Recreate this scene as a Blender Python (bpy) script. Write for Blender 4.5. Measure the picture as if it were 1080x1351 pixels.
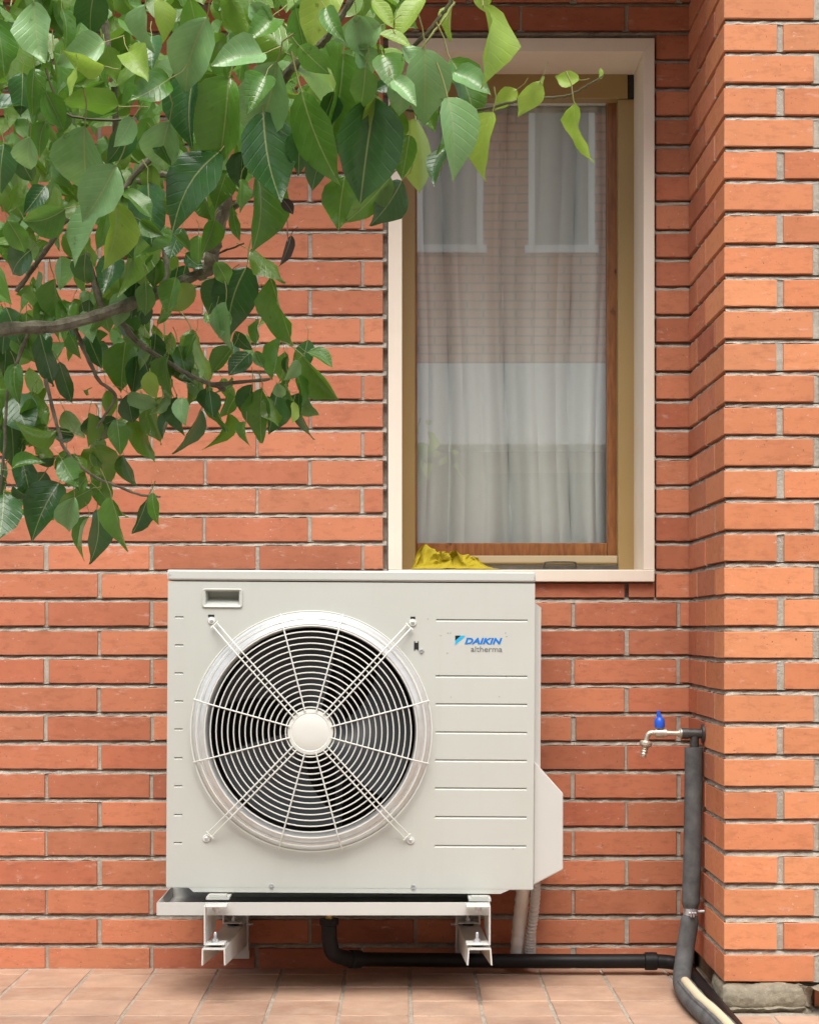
import bpy, math, random
from mathutils import Vector, Matrix, noise
R = math.radians
random.seed(7)
sc = bpy.context.scene
for o in list(bpy.data.objects): bpy.data.objects.remove(o)
col = sc.collection

# ------------------------------------------------------------------ camera
F = 2500.0; VX, VY = 530.0, 833.0; CD = 4.67; CH = 0.83      # focal length (px), vanishing point, distance to wall, height
cam_d = bpy.data.cameras.new('Camera'); cam = bpy.data.objects.new('Camera', cam_d); col.objects.link(cam)
cam.location = (0, -CD, CH); cam.rotation_euler = (R(90), 0, 0)
cam_d.sensor_fit = 'HORIZONTAL'; cam_d.sensor_width = 36; cam_d.lens = F / 1080 * 36
cam_d.shift_x = (540 - VX) / 1080; cam_d.shift_y = (VY - 675.5) / 1080
cam_d.clip_start = 0.05; cam_d.clip_end = 500
sc.camera = cam
# ------------------------------------------------------------------ sky, sun, exposure
SUN_EL, SUN_AZ = 58.0, -14.0           # azimuth: degrees to the left of straight behind the camera (negative = left)
w = bpy.data.worlds.new('World'); sc.world = w; w.use_nodes = True
nt = w.node_tree; nt.nodes.clear()
sky = nt.nodes.new('ShaderNodeTexSky'); sky.sky_type = 'NISHITA'; sky.sun_disc = False
sky.sun_elevation = R(SUN_EL); sky.sun_rotation = R(180 + SUN_AZ)
sky.dust_density = 3.0; sky.air_density = 1.0; sky.ozone_density = 1.0
hs = nt.nodes.new('ShaderNodeHueSaturation'); hs.inputs['Saturation'].default_value = 0.42
bg = nt.nodes.new('ShaderNodeBackground'); bg.inputs['Strength'].default_value = 0.135
wo = nt.nodes.new('ShaderNodeOutputWorld')
nt.links.new(sky.outputs[0], hs.inputs['Color']); nt.links.new(hs.outputs[0], bg.inputs['Color']); nt.links.new(bg.outputs[0], wo.inputs['Surface'])
sd = bpy.data.lights.new('Sun', 'SUN'); sd.energy = 1.75; sd.angle = R(40); sd.color = (1.0, 0.965, 0.915)
sun = bpy.data.objects.new('Sun', sd); col.objects.link(sun)
_a, _e = R(SUN_AZ), R(SUN_EL)
to_sun = Vector((math.sin(_a) * math.cos(_e), -math.cos(_a) * math.cos(_e), math.sin(_e)))
sun.rotation_euler = to_sun.to_track_quat('Z', 'Y').to_euler()
sc.view_settings.view_transform = 'Standard'; sc.view_settings.look = 'None'
sc.view_settings.exposure = 0.97; sc.view_settings.gamma = 1.0; sc.view_settings.use_curve_mapping = False

# ------------------------------------------------------------------ helpers
def P(px, py, Y):
    """a pixel's ray met with the plane y = Y"""
    d = Y + CD
    return Vector(((px - VX) / F * d, Y, CH + (VY - py) / F * d))

class MB:
    def __init__(s): s.v = []; s.f = []; s.m = []; s.uv = None
    def add(s, vs, fs, m=0):
        b = len(s.v); s.v += [tuple(p) for p in vs]
        for f in fs: s.f.append(tuple(i + b for i in f)); s.m.append(m)
    def box(s, x0, x1, y0, y1, z0, z1, m=0, bev=0.0):
        if bev <= 0:
            s.add([(x0,y0,z0),(x1,y0,z0),(x1,y1,z0),(x0,y1,z0),(x0,y0,z1),(x1,y0,z1),(x1,y1,z1),(x0,y1,z1)],
                  [(0,3,2,1),(4,5,6,7),(0,1,5,4),(1,2,6,5),(2,3,7,6),(3,0,4,7)], m)
            return
        b = bev; vs = []
        for (yy, i) in ((y0, b), (y0 + b, 0), (y1 - b, 0), (y1, b)):
            xa, xb, za, zb = x0 + i, x1 - i, z0 + i, z1 - i; c = b * .7 if i == 0 else b * .35
            vs += [(xa + c, yy, za), (xb - c, yy, za), (xb, yy, za + c), (xb, yy, zb - c), (xb - c, yy, zb), (xa + c, yy, zb), (xa, yy, zb - c), (xa, yy, za + c)]
        fs = [tuple(range(8)), tuple(range(31, 23, -1))]
        for k in range(3):
            for i in range(8):
                j = (i + 1) % 8; fs.append((k*8+i, (k+1)*8+i, (k+1)*8+j, k*8+j))
        s.add(vs, fs, m)
    def tube(s, pts, rad, n=10, m=0, cap=True, seed=None, rough=0.0):
        pts = [Vector(p) for p in pts]
        if not hasattr(rad, '__len__'): rad = [rad] * len(pts)
        rng = random.Random(seed)
        up = None; rings = []
        for i, p in enumerate(pts):
            a = pts[max(i-1, 0)]; b = pts[min(i+1, len(pts)-1)]
            t = (b - a)
            t = t.normalized() if t.length > 1e-9 else Vector((0,0,1))
            if up is None: up = t.orthogonal().normalized()
            up = (up - t * up.dot(t))
            up = up.normalized() if up.length > 1e-6 else t.orthogonal().normalized()
            bi = t.cross(up); ring = []
            for k in range(n):
                an = 2 * math.pi * k / n; r = rad[i] * (1 + (rng.uniform(-rough, rough) if rough else 0))
                ring.append(p + up * (math.cos(an) * r) + bi * (math.sin(an) * r))
            rings.append(ring)
        vs = [q for r in rings for q in r]; fs = []
        for i in range(len(rings) - 1):
            for k in range(n):
                k2 = (k + 1) % n; fs.append((i*n+k, i*n+k2, (i+1)*n+k2, (i+1)*n+k))
        if cap: fs.append(tuple(range(n-1, -1, -1))); fs.append(tuple((len(rings)-1)*n + k for k in range(n)))
        s.add(vs, fs, m)
    def lathe(s, c, axis, prof, n=64, m=0):
        """prof: (radius, height along axis) pairs"""
        c = Vector(c); ax = Vector(axis).normalized(); u = ax.orthogonal().normalized(); v = ax.cross(u)
        vs = []; fs = []
        for (r, h) in prof:
            for k in range(n):
                a = 2*math.pi*k/n; vs.append(c + ax*h + u*(r*math.cos(a)) + v*(r*math.sin(a)))
        for i in range(len(prof)-1):
            for k in range(n):
                k2 = (k+1) % n; fs.append((i*n+k, i*n+k2, (i+1)*n+k2, (i+1)*n+k))
        s.add(vs, fs, m)
    def torus(s, c, axis, r, w, n=72, k=6, m=0):
        c = Vector(c); ax = Vector(axis).normalized(); u = ax.orthogonal().normalized(); v = ax.cross(u)
        vs = []; fs = []
        for i in range(n):
            a = 2*math.pi*i/n; d = u*math.cos(a) + v*math.sin(a)
            for j in range(k):
                b = 2*math.pi*j/k; vs.append(c + d*(r + w*math.cos(b)) + ax*(w*math.sin(b)))
        for i in range(n):
            for j in range(k):
                i2 = (i+1) % n; j2 = (j+1) % k; fs.append((i*k+j, i2*k+j, i2*k+j2, i*k+j2))
        s.add(vs, fs, m)
    def prism(s, poly, y0, y1, m=0):
        """poly of (x, z) pulled from y0 to y1"""
        n = len(poly)
        vs = [(x, y0, z) for x, z in poly] + [(x, y1, z) for x, z in poly]
        fs = [tuple(range(n)), tuple(range(2*n-1, n-1, -1))] + [(i, n+i, n+(i+1) % n, (i+1) % n) for i in range(n)]
        s.add(vs, fs, m)
    def mesh(s, name, mats, smooth=False):
        me = bpy.data.meshes.new(name); me.from_pydata(s.v, [], s.f)
        for mt in (mats if isinstance(mats, (list, tuple)) else [mats]): me.materials.append(mt)
        me.polygons.foreach_set('material_index', s.m)
        me.validate()
        import bmesh
        bm = bmesh.new(); bm.from_mesh(me); bmesh.ops.recalc_face_normals(bm, faces=bm.faces); bm.to_mesh(me); bm.free()
        if smooth:
            me.polygons.foreach_set('use_smooth', [True] * len(me.polygons))
            me.set_sharp_from_angle(angle=R(38))
        me.update()
        return me
    def build(s, name, mats, parent=None, smooth=False):
        return link(name, s.mesh(name, mats, smooth), parent)

def rootmat(o):
    return Matrix.LocRotScale(o.location, o.rotation_euler, o.scale)
def attach(o, parent):
    o.parent = parent
    if parent.type == 'EMPTY': o.matrix_parent_inverse = rootmat(parent).inverted()
def link(name, me, parent=None):
    o = bpy.data.objects.new(name, me); col.objects.link(o)
    if parent is not None: attach(o, parent)
    return o
def thing(name, label, cat, loc, group=None):
    o = bpy.data.objects.new(name, None); col.objects.link(o); o.location = loc
    o.empty_display_size = 0.05; o['label'] = label; o['category'] = cat
    if group: o['group'] = group
    return o
def tag(o, label, cat, group=None):
    o['label'] = label; o['category'] = cat
    if group: o['group'] = group
    return o
def smooth_path(pts, n=8):
    pts = [Vector(p) for p in pts]; out = []
    for i in range(len(pts)-1):
        p0 = pts[max(i-1, 0)]; p1 = pts[i]; p2 = pts[i+1]; p3 = pts[min(i+2, len(pts)-1)]
        for k in range(n):
            t = k / n
            out.append(0.5*((2*p1) + (p2-p0)*t + (2*p0-5*p1+4*p2-p3)*t*t + (3*p1-p0-3*p2+p3)*t*t*t))
    out.append(pts[-1]); return out

# ------------------------------------------------------------------ materials
class NT:
    def __init__(s, name):
        s.mat = bpy.data.materials.new(name); s.mat.use_nodes = True
        s.t = s.mat.node_tree; s.t.nodes.clear()
        s.out = s.n('OutputMaterial')
    def n(s, kind, **kw):
        nd = s.t.nodes.new('ShaderNode' + kind)
        for k, v in kw.items():
            if k in nd.inputs: nd.inputs[k].default_value = v
            else: setattr(nd, k, v)
        return nd
    def l(s, a, b): s.t.links.new(a, b)
    def math(s, op, a, b=None, clamp=False):
        nd = s.n('Math', operation=op, use_clamp=clamp)
        for i, q in enumerate((a, b)):
            if q is None: continue
            if isinstance(q, (int, float)): nd.inputs[i].default_value = q
            else: s.l(q, nd.inputs[i])
        return nd.outputs[0]
    def mix(s, f, a, b, mode='MIX'):
        nd = s.n('MixRGB', blend_type=mode)
        for i, q in enumerate((f, a, b)):
            if isinstance(q, (int, float)): nd.inputs[i].default_value = q
            elif isinstance(q, tuple): nd.inputs[i].default_value = (*q, 1) if len(q) == 3 else q
            else: s.l(q, nd.inputs[i])
        return nd.outputs[0]
    def noise(s, vec, scale, detail=4, rough=.6):
        nd = s.n('TexNoise'); nd.inputs['Scale'].default_value = scale; nd.inputs['Detail'].default_value = detail; nd.inputs['Roughness'].default_value = rough
        if vec is not None: s.l(vec, nd.inputs['Vector'])
        return nd.outputs[0]
    def ramp(s, f, stops):
        nd = s.n('ValToRGB'); cr = nd.color_ramp
        while len(cr.elements) < len(stops): cr.elements.new(0.5)
        for e, (p, c) in zip(cr.elements, stops): e.position = p; e.color = (c, c, c, 1) if isinstance(c, (int, float)) else (*c, 1)
        s.l(f, nd.inputs[0]); return nd.outputs[0]
    def bump(s, h, strength, dist=.002):
        nd = s.n('Bump'); nd.inputs['Strength'].default_value = strength; nd.inputs['Distance'].default_value = dist
        s.l(h, nd.inputs['Height']); return nd.outputs[0]
    def pos(s, scale=(1,1,1), rand=0.0):
        g = s.n('NewGeometry').outputs['Position']
        if rand:
            oi = s.n('ObjectInfo').outputs['Random']; v = s.n('VectorMath', operation='ADD'); c = s.n('CombineXYZ')
            k = s.math('MULTIPLY', oi, rand)
            for i in range(3): s.l(k, c.inputs[i])
            s.l(g, v.inputs[0]); s.l(c.outputs[0], v.inputs[1]); g = v.outputs[0]
        mp = s.n('Mapping'); mp.inputs['Scale'].default_value = scale; s.l(g, mp.inputs['Vector']); return mp.outputs[0]
    def principled(s, color, rough=.5, normal=None, **kw):
        b = s.n('BsdfPrincipled')
        if isinstance(color, tuple): b.inputs['Base Color'].default_value = (*color, 1)
        else: s.l(color, b.inputs['Base Color'])
        if isinstance(rough, (int, float)): b.inputs['Roughness'].default_value = rough
        else: s.l(rough, b.inputs['Roughness'])
        if normal is not None: s.l(normal, b.inputs['Normal'])
        for k, v in kw.items(): b.inputs[k.replace('_', ' ')].default_value = v
        return b.outputs[0]
    def done(s, sh): s.l(sh, s.out.inputs['Surface']); return s.mat

def mat_brick(name, c1, c2, c3):
    t = NT(name); rnd = t.n('ObjectInfo').outputs['Random']
    base = t.mix(t.ramp(rnd, [(0, 0.0), (.35, .25), (.7, .7), (1, 1.0)]), c1, c2)
    r2 = t.math('FRACT', t.math('MULTIPLY', rnd, 17.31))
    base = t.mix(t.math('MULTIPLY', r2, .5), base, c3)
    r3 = t.math('ADD', t.math('MULTIPLY', t.math('FRACT', t.math('MULTIPLY', rnd, 91.7)), .30), .84)
    vm = t.n('VectorMath', operation='SCALE'); t.l(base, vm.inputs[0]); t.l(r3, vm.inputs['Scale']); base = vm.outputs[0]
    p = t.pos((1,1,1), 31.0)
    blot = t.ramp(t.noise(p, 9, 5, .65), [(.3, 0), (.72, 1)])
    base = t.mix(t.math('MULTIPLY', blot, .28), base, tuple(min(1, q * 1.35 + .03) for q in c2))
    dirt = t.ramp(t.noise(t.pos((2, 2, 5), 12.0), 14, 6, .7), [(.5, 0), (.8, 1)])
    base = t.mix(t.math('MULTIPLY', dirt, .5), base, tuple(q * .5 for q in c1))
    # pale lime smears and flecks
    sm = t.ramp(t.noise(t.pos((5, 5, 14), 47.0), 3.2, 7, .72), [(.60, 0), (.74, 1)])
    sp = t.ramp(t.noise(t.pos((1, 1, 1), 5.0), 95, 3, .6), [(.68, 0), (.74, 1)])
    base = t.mix(t.math('MULTIPLY', sm, .6), base, (.64, .47, .39))
    base = t.mix(t.math('MULTIPLY', sp, .35), base, (.68, .56, .48))
    pit = t.ramp(t.noise(p, 160, 2, .5), [(.24, 1), (.3, 0)])
    base = t.mix(t.math('MULTIPLY', pit, .6), base, (.12, .05, .03))
    h = t.math('ADD', t.noise(p, 70, 6, .7), t.math('MULTIPLY', pit, -1.2))
    return t.done(t.principled(base, t.ramp(blot, [(0, .72), (1, .85)]), t.bump(h, .35, .0015), Specular_IOR_Level=.3))
M = {}
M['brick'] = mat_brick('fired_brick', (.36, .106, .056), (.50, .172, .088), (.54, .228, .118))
M['brick_pier'] = mat_brick('fired_brick_lit_pier', (.46, .138, .060), (.57, .215, .098), (.60, .275, .130))  # same brick as the wall; the pier's stronger light is in the colour
def mat_mortar(name, c):
    t = NT(name); p = t.pos()
    b = t.mix(t.ramp(t.noise(p, 22, 6, .7), [(.3, 0), (.7, 1)]), tuple(q*.6 for q in c), c)
    b = t.mix(t.math('MULTIPLY', t.ramp(t.noise(p, 130, 3), [(.55, 0), (.7, 1)]), .5), b, tuple(q*1.25 for q in c))
    return t.done(t.principled(b, .95, t.bump(t.noise(p, 160, 6, .75), .9, .004), Specular_IOR_Level=.1))
M['mortar'] = mat_mortar('mortar', (.52, .48, .405))
M['concrete'] = mat_mortar('rough_concrete', (.33, .29, .215))
def mat_paint(name, c, rough=.42, bump=.05, scale=260, dirt=.12, spec=.5, dirtc=None):
    t = NT(name); p = t.pos()
    d = t.ramp(t.noise(p, 5, 6, .65), [(.35, 0), (.75, 1)])
    b = t.mix(t.math('MULTIPLY', d, dirt), c, dirtc or tuple(q*.72 for q in c))
    b = t.mix(t.math('MULTIPLY', t.ramp(t.noise(t.pos((26, 26, 1.1)), 1.6, 5, .65), [(.52, 0), (.75, 1)]), dirt * .6), b, dirtc or tuple(q*.72 for q in c))
    r = t.ramp(t.noise(p, 9, 4), [(.3, rough*.85), (.7, min(1, rough*1.15))])
    return t.done(t.principled(b, r, t.bump(t.noise(p, scale, 2), bump, .0008), Specular_IOR_Level=spec))
M['casing'] = mat_paint('ivory_painted_steel', (.505, .515, .468), .40, .06, 420, .22, .5, (.42, .41, .35))
M['lid'] = mat_paint('ivory_painted_lid', (.525, .535, .49), .40, .06, 420, .12)
def mat_shroud():
    t = NT('bright_coated_shroud'); p = t.pos()
    b = t.mix(t.ramp(t.noise(p, 60, 5), [(.3, 0), (.7, 1)]), (.66, .665, .64), (.74, .75, .74))
    return t.done(t.principled(b, .24, t.bump(t.noise(p, 240, 3), .10, .0008), Metallic=.42, Specular_IOR_Level=.7))
M['shroud'] = mat_shroud()
M['wire'] = mat_paint('ivory_coated_wire', (.68, .685, .63), .35, .03, 300, .05)
M['bracket'] = mat_paint('white_bracket_paint', (.68, .68, .64), .38, .08, 240, .25, .5, (.40, .36, .28))
M['tray'] = mat_paint('grey_white_tray_paint', (.58, .58, .54), .40, .05, 200, .18)
M['dark'] = mat_paint('dark_inside', (.012, .013, .013), .6, .05, 100, .1)  # black coil; the casing's unlit inner faces are painted dark with it
M['blade'] = mat_paint('dark_grey_fan_plastic', (.045, .050, .054), .38, .03, 100, .1, .25)
M['slot'] = mat_paint('black_slot', (.01, .01, .01), .6, .02, 100, .1)
M['black_pipe'] = mat_paint('black_plastic_pipe', (.006, .006, .007), .48, .06, 120, .25, .22, (.035, .033, .03))
M['rubber'] = mat_paint('black_rubber', (.02, .02, .02), .7, .1, 200, .2)
M['stone'] = mat_paint('cream_travertine', (.76, .665, .555), .62, .12, 160, .22, .3, (.56, .46, .35))
M['brass'] = mat_paint('bronze_anodised_aluminium', (.34, .225, .085), .42, .03, 200, .12, .6)
M['brass_lt'] = mat_paint('champagne_aluminium', (.46, .37, .23), .42, .03, 200, .2, .6)
M['steel_dark'] = mat_paint('dark_dusty_track', (.06, .055, .045), .6, .1, 200, .4, .4, (.25, .22, .18))
M['far_pane'] = mat_paint('curtained_pane', (.36, .36, .34), .3, .02, 60, .2)
M['plaster_white'] = mat_paint('white_render', (.82, .81, .79), .85, .15, 60, .15, .2)
M['soffit'] = mat_paint('soffit_render', (.24, .20, .17), .85, .15, 60, .15, .2)
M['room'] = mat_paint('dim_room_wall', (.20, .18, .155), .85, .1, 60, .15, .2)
M['garage'] = mat_paint('dark_green_shutter', (.05, .06, .05), .6, .1, 60, .15, .3)
M['cover'] = mat_paint('pale_service_cover', (.54, .535, .495), .42, .05, 300, .08)
M['wrap'] = mat_paint('white_tape_wrap', (.78, .76, .72), .6, .6, 70, .2, .4, (.5, .43, .35))
M['conduit'] = mat_paint('grey_corrugated_plastic', (.60, .60, .58), .45, .05, 100, .2)
M['cream_pipe'] = mat_paint('cream_plastic_pipe', (.74, .62, .42), .45, .05, 100, .25)
M['blue'] = mat_paint('blue_lever', (.018, .105, .62), .38, .05, 200, .15, .5)
M['clear'] = mat_paint('pale_pvc', (.55, .55, .5), .4, .05, 100, .1)
def mat_foam():
    t = NT('grey_foam_insulation'); p = t.pos()
    b = t.mix(t.ramp(t.noise(p, 30, 5), [(.35, 0), (.7, 1)]), (.085, .088, .088), (.15, .152, .15))
    sc_ = t.ramp(t.noise(t.pos((60, 60, 9)), 2.2, 4, .6), [(.68, 0), (.72, 1)])
    b = t.mix(t.math('MULTIPLY', sc_, .5), b, (.35, .34, .32))
    return t.done(t.principled(b, .8, t.bump(t.noise(p, 330, 3), .7, .0015), Specular_IOR_Level=.25))
M['foam'] = mat_foam()
def mat_metal(name, c, rough, metallic=1.0):
    t = NT(name); p = t.pos()
    b = t.mix(t.ramp(t.noise(p, 90, 5, .7), [(.4, 0), (.75, 1)]), c, tuple(q*.55 for q in c))
    return t.done(t.principled(b, rough, t.bump(t.noise(p, 500, 3), .15, .0005), Metallic=metallic))
M['zinc'] = mat_metal('zinc_plated_steel', (.72, .74, .76), .42, .8)
M['nickel'] = mat_metal('worn_nickel_brass', (.66, .60, .50), .46, .75)
M['gun'] = mat_metal('dark_malleable_iron', (.10, .10, .095), .5, .6)
M['yellow_brass'] = mat_metal('yellow_brass_fitting', (.55, .40, .16), .4)
def mat_wood():
    t = NT('varnished_pine'); p = t.pos((9, 9, 1.2))
    b = t.mix(t.ramp(t.noise(p, 14, 5, .6), [(.3, 0), (.7, 1)]), (.18, .060, .019), (.34, .135, .042))
    k = t.ramp(t.noise(t.pos((3, 3, 3)), 7, 2), [(.70, 0), (.76, 1)])
    b = t.mix(k, b, (.06, .018, .008))
    return t.done(t.principled(b, .38, t.bump(t.noise(p, 30, 4), .1, .001)))
M['wood'] = mat_wood()
def mat_tile():
    t = NT('terracotta_floor_tile'); rnd = t.n('ObjectInfo').outputs['Random']; p = t.pos((1,1,1), 9.0)
    b = t.mix(rnd, (.385, .225, .148), (.50, .315, .215))
    b = t.mix(t.math('MULTIPLY', t.ramp(t.noise(p, 16, 6, .7), [(.35, 0), (.7, 1)]), .5), b, (.60, .44, .32))
    b = t.mix(t.math('MULTIPLY', t.ramp(t.noise(t.pos(), 4, 6, .7), [(.44, 0), (.72, 1)]), .6), b, (.25, .165, .125))
    b = t.mix(t.math('MULTIPLY', t.ramp(t.noise(p, 140, 3), [(.62, 0), (.7, 1)]), .3), b, (.18, .12, .09))
    return t.done(t.principled(b, t.ramp(t.noise(p, 12), [(.3, .5), (.7, .8)]), t.bump(t.noise(p, 120, 5), .2, .001), Specular_IOR_Level=.3))
M['tile'] = mat_tile()
M['grout'] = mat_mortar('tile_grout', (.52, .45, .36))
M['ground'] = mat_mortar('courtyard_paving', (.30, .26, .22))
def mat_glass():
    t = NT('window_glass')
    fr = t.n('Fresnel'); fr.inputs['IOR'].default_value = 3.0
    tr = t.n('BsdfTransparent'); tr.inputs[0].default_value = (.96, .975, .965, 1)
    gl = t.n('BsdfGlossy'); gl.inputs['Roughness'].default_value = 0.0; gl.inputs[0].default_value = (.97, 1, .98, 1)
    p = t.pos(); bm = t.bump(t.noise(p, 3.0, 1), .02, .004); t.l(bm, gl.inputs['Normal'])
    mx = t.n('MixShader'); t.l(t.math('MULTIPLY', fr.outputs[0], t.math('SUBTRACT', 1.0, t.n('NewGeometry').outputs['Backfacing'])), mx.inputs[0]); t.l(tr.outputs[0], mx.inputs[1]); t.l(gl.outputs[0], mx.inputs[2])
    return t.done(mx.outputs[0])
M['glass'] = mat_glass()
def mat_cloth(name, c, transl, holes=0.0, weave=900):
    t = NT(name); p = t.pos()
    b = t.mix(t.math('MULTIPLY', t.noise(p, 40, 4), .3), c, tuple(q*.7 for q in c))
    d = t.principled(b, .9, t.bump(t.noise(p, weave, 2), .2, .0006), Specular_IOR_Level=.1)
    tl = t.n('BsdfTranslucent'); t.l(b, tl.inputs[0])
    mx = t.n('MixShader'); mx.inputs[0].default_value = transl; t.l(d, mx.inputs[1]); t.l(tl.outputs[0], mx.inputs[2]); s = mx.outputs[0]
    if holes:
        tr = t.n('BsdfTransparent'); m2 = t.n('MixShader'); m2.inputs[0].default_value = holes; t.l(s, m2.inputs[1]); t.l(tr.outputs[0], m2.inputs[2]); s = m2.outputs[0]
    return t.done(s)
M['curtain'] = mat_cloth('sheer_white_curtain', (.92, .92, .90), .10, .03)
M['yellow'] = mat_cloth('yellow_microfibre', (.46, .36, .03), .10, 0, 420)
def mat_leaf(name, top_a, top_b, under, transl, rough, back_t):
    t = NT(name); rnd = t.n('ObjectInfo').outputs['Random']; geo = t.n('NewGeometry')
    uv = t.n('UVMap'); sx = t.n('SeparateXYZ'); t.l(uv.outputs[0], sx.inputs[0])
    X = t.math('ABSOLUTE', t.math('SUBTRACT', sx.outputs[0], .5)); Y = sx.outputs[1]
    top = t.mix(rnd, top_a, top_b)
    nz = t.noise(t.pos((1,1,1), 3.0), 38, 4, .6)
    top = t.mix(t.math('MULTIPLY', t.ramp(nz, [(.35, 0), (.7, 1)]), .35), top, tuple(min(1, q*1.5) for q in top_b))
    spot = t.ramp(t.noise(t.pos((1,1,1), 8.0), 60, 3, .6), [(.67, 0), (.72, 1)])
    # side veins and midrib
    fr = t.math('FRACT', t.math('MULTIPLY', t.math('SUBTRACT', Y, t.math('MULTIPLY', X, .9)), 8.0))
    tri = t.math('ABSOLUTE', t.math('SUBTRACT', fr, .5))
    vein = t.ramp(tri, [(.0, 1), (.05, .6), (.12, 0)])
    rib = t.ramp(t.math('ADD', X, t.math('MULTIPLY', Y, .006)), [(.006, 1), (.016, 0)])
    pale = tuple(min(1, q*1.9 + .05) for q in top_b)
    c = t.mix(t.math('MULTIPLY', vein, .09), top, pale)
    c = t.mix(t.math('MULTIPLY', rib, .75), c, (.42, .46, .20))
    c = t.mix(t.math('MULTIPLY', spot, .5), c, (.06, .06, .02))
    c = t.mix(t.math('MULTIPLY', geo.outputs['Backfacing'], .85), c, under)
    h = t.math('ADD', t.math('MULTIPLY', vein, -.5), t.math('MULTIPLY', nz, .5))
    sh = t.principled(c, rough, t.bump(h, .35, .0012), Specular_IOR_Level=.7)
    tl = t.n('BsdfTranslucent'); t.l(t.mix(.5, c, back_t), tl.inputs[0])
    mx = t.n('MixShader'); mx.inputs[0].default_value = transl; t.l(sh, mx.inputs[1]); t.l(tl.outputs[0], mx.inputs[2])
    return t.done(mx.outputs[0])
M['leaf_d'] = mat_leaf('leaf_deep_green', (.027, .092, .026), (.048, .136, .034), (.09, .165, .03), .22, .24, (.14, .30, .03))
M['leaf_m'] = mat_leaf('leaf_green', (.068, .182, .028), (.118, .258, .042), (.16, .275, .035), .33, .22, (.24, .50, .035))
M['leaf_l'] = mat_leaf('leaf_sky_sheen_green', (.170, .335, .125), (.245, .430, .175), (.18, .28, .07), .28, .28, (.26, .44, .08))  # pale tone carries the sky reflection of glossy leaves
M['leaf_y'] = mat_leaf('leaf_young_yellow_green', (.22, .37, .040), (.33, .48, .075), (.26, .36, .08), .42, .38, (.42, .60, .06))
M['leaf_b'] = mat_leaf('leaf_dead_brown', (.030, .018, .012), (.05, .028, .018), (.04, .025, .02), .05, .7, (.05, .03, .02))
M['petiole'] = mat_paint('petiole_green', (.30, .32, .11), .5, .05, 100, .3, .4, (.36, .22, .12))
def mat_bark():
    t = NT('grey_brown_bark'); p = t.pos((1,1,1))
    b = t.mix(t.ramp(t.noise(p, 60, 6, .7), [(.3, 0), (.7, 1)]), (.085, .075, .050), (.27, .24, .175))
    return t.done(t.principled(b, .85, t.bump(t.noise(p, 130, 6, .7), .8, .003), Specular_IOR_Level=.2))
M['bark'] = mat_bark()
M['twig'] = mat_paint('green_brown_twig', (.085, .075, .030), .55, .2, 120, .5, .4, (.05, .025, .015))
def mat_far_brick():
    t = NT('far_brick_courses'); br = t.n('TexBrick')
    tc = t.n('TexCoord'); mp = t.n('Mapping'); mp.inputs['Rotation'].default_value = (R(90), 0, 0); t.l(tc.outputs['Object'], mp.inputs[0]); t.l(mp.outputs[0], br.inputs['Vector'])
    br.inputs['Color1'].default_value = (.60, .27, .17, 1); br.inputs['Color2'].default_value = (.66, .32, .21, 1); br.inputs['Mortar'].default_value = (.20, .12, .09, 1)
    br.inputs['Scale'].default_value = 1.0; br.inputs['Brick Width'].default_value = .26; br.inputs['Row Height'].default_value = .071; br.inputs['Mortar Size'].default_value = .008
    return t.done(t.principled(br.outputs[0], .85))
M['far_brick'] = mat_far_brick()
def flat(name, c, rough=.45):
    t = NT(name); return t.done(t.principled(c, rough))
M['ink_blue'] = flat('blue_ink', (.0, .17, .58)); M['ink_cyan'] = flat('cyan_ink', (.012, .42, .72)); M['ink_black'] = flat('black_ink', (.008, .008, .008)); M['ink_grey'] = flat('grey_ink', (.16, .16, .15))

# ------------------------------------------------------------------ the setting: ground and tiled terrace
g = MB(); g.box(-30, 30, -30, 6, -.30, -.03); gr = g.build('ground', M['ground']); gr['kind'] = 'structure'
b = MB(); b.box(-2.4, 2.6, -1.63, 0.06, -.12, -.0018); floor = b.build('terrace_floor', M['grout']); floor['kind'] = 'structure'
TP = .1555
def tile_mesh(k):
    rng = random.Random(50 + k); h = .5; m = MB(); vs = []
    for (s, z) in ((1.0, -.02), (1.0, -.0025), (.975, 0.0)):
        for (x, y) in ((-h, -h), (h, -h), (h, h), (-h, h)): vs.append(((x + rng.uniform(-.006, .006)) * s, (y + rng.uniform(-.006, .006)) * s, z))
    fs = [(8, 9, 10, 11)]
    for q in (0, 4):
        for i in range(4): fs.append((q+i, q+(i+1) % 4, q+4+(i+1) % 4, q+4+i))
    m.add(vs, fs); return m.mesh('tile', M['tile'])
tms = [tile_mesh(k) for k in range(4)]
YR = [-.012, -.09] + [-.09 - .165 * k for k in range(1, 9)]
for i in range(-11, 10):
    xa = .0194 + TP * i; xb = xa + TP
    for k in range(len(YR) - 1):
        ya, yb = YR[k+1], YR[k]
        if xa > .70 and yb > -.52: continue
        xe = min(xb, .703) if (xa < .703 < xb and yb > -.52) else xb
        o = bpy.data.objects.new('tile', random.choice(tms)); col.objects.link(o); attach(o, floor)
        o.scale = ((xe - xa) - .0065, (yb - ya) - .0065, 1)
        o.location = ((xa + xe) / 2 + random.uniform(-.0008, .0008), (ya + yb) / 2, random.uniform(-.0008, .0012))
        o.rotation_euler = (random.uniform(-.004, .004), random.uniform(-.004, .004), random.uniform(-.004, .004))

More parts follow.
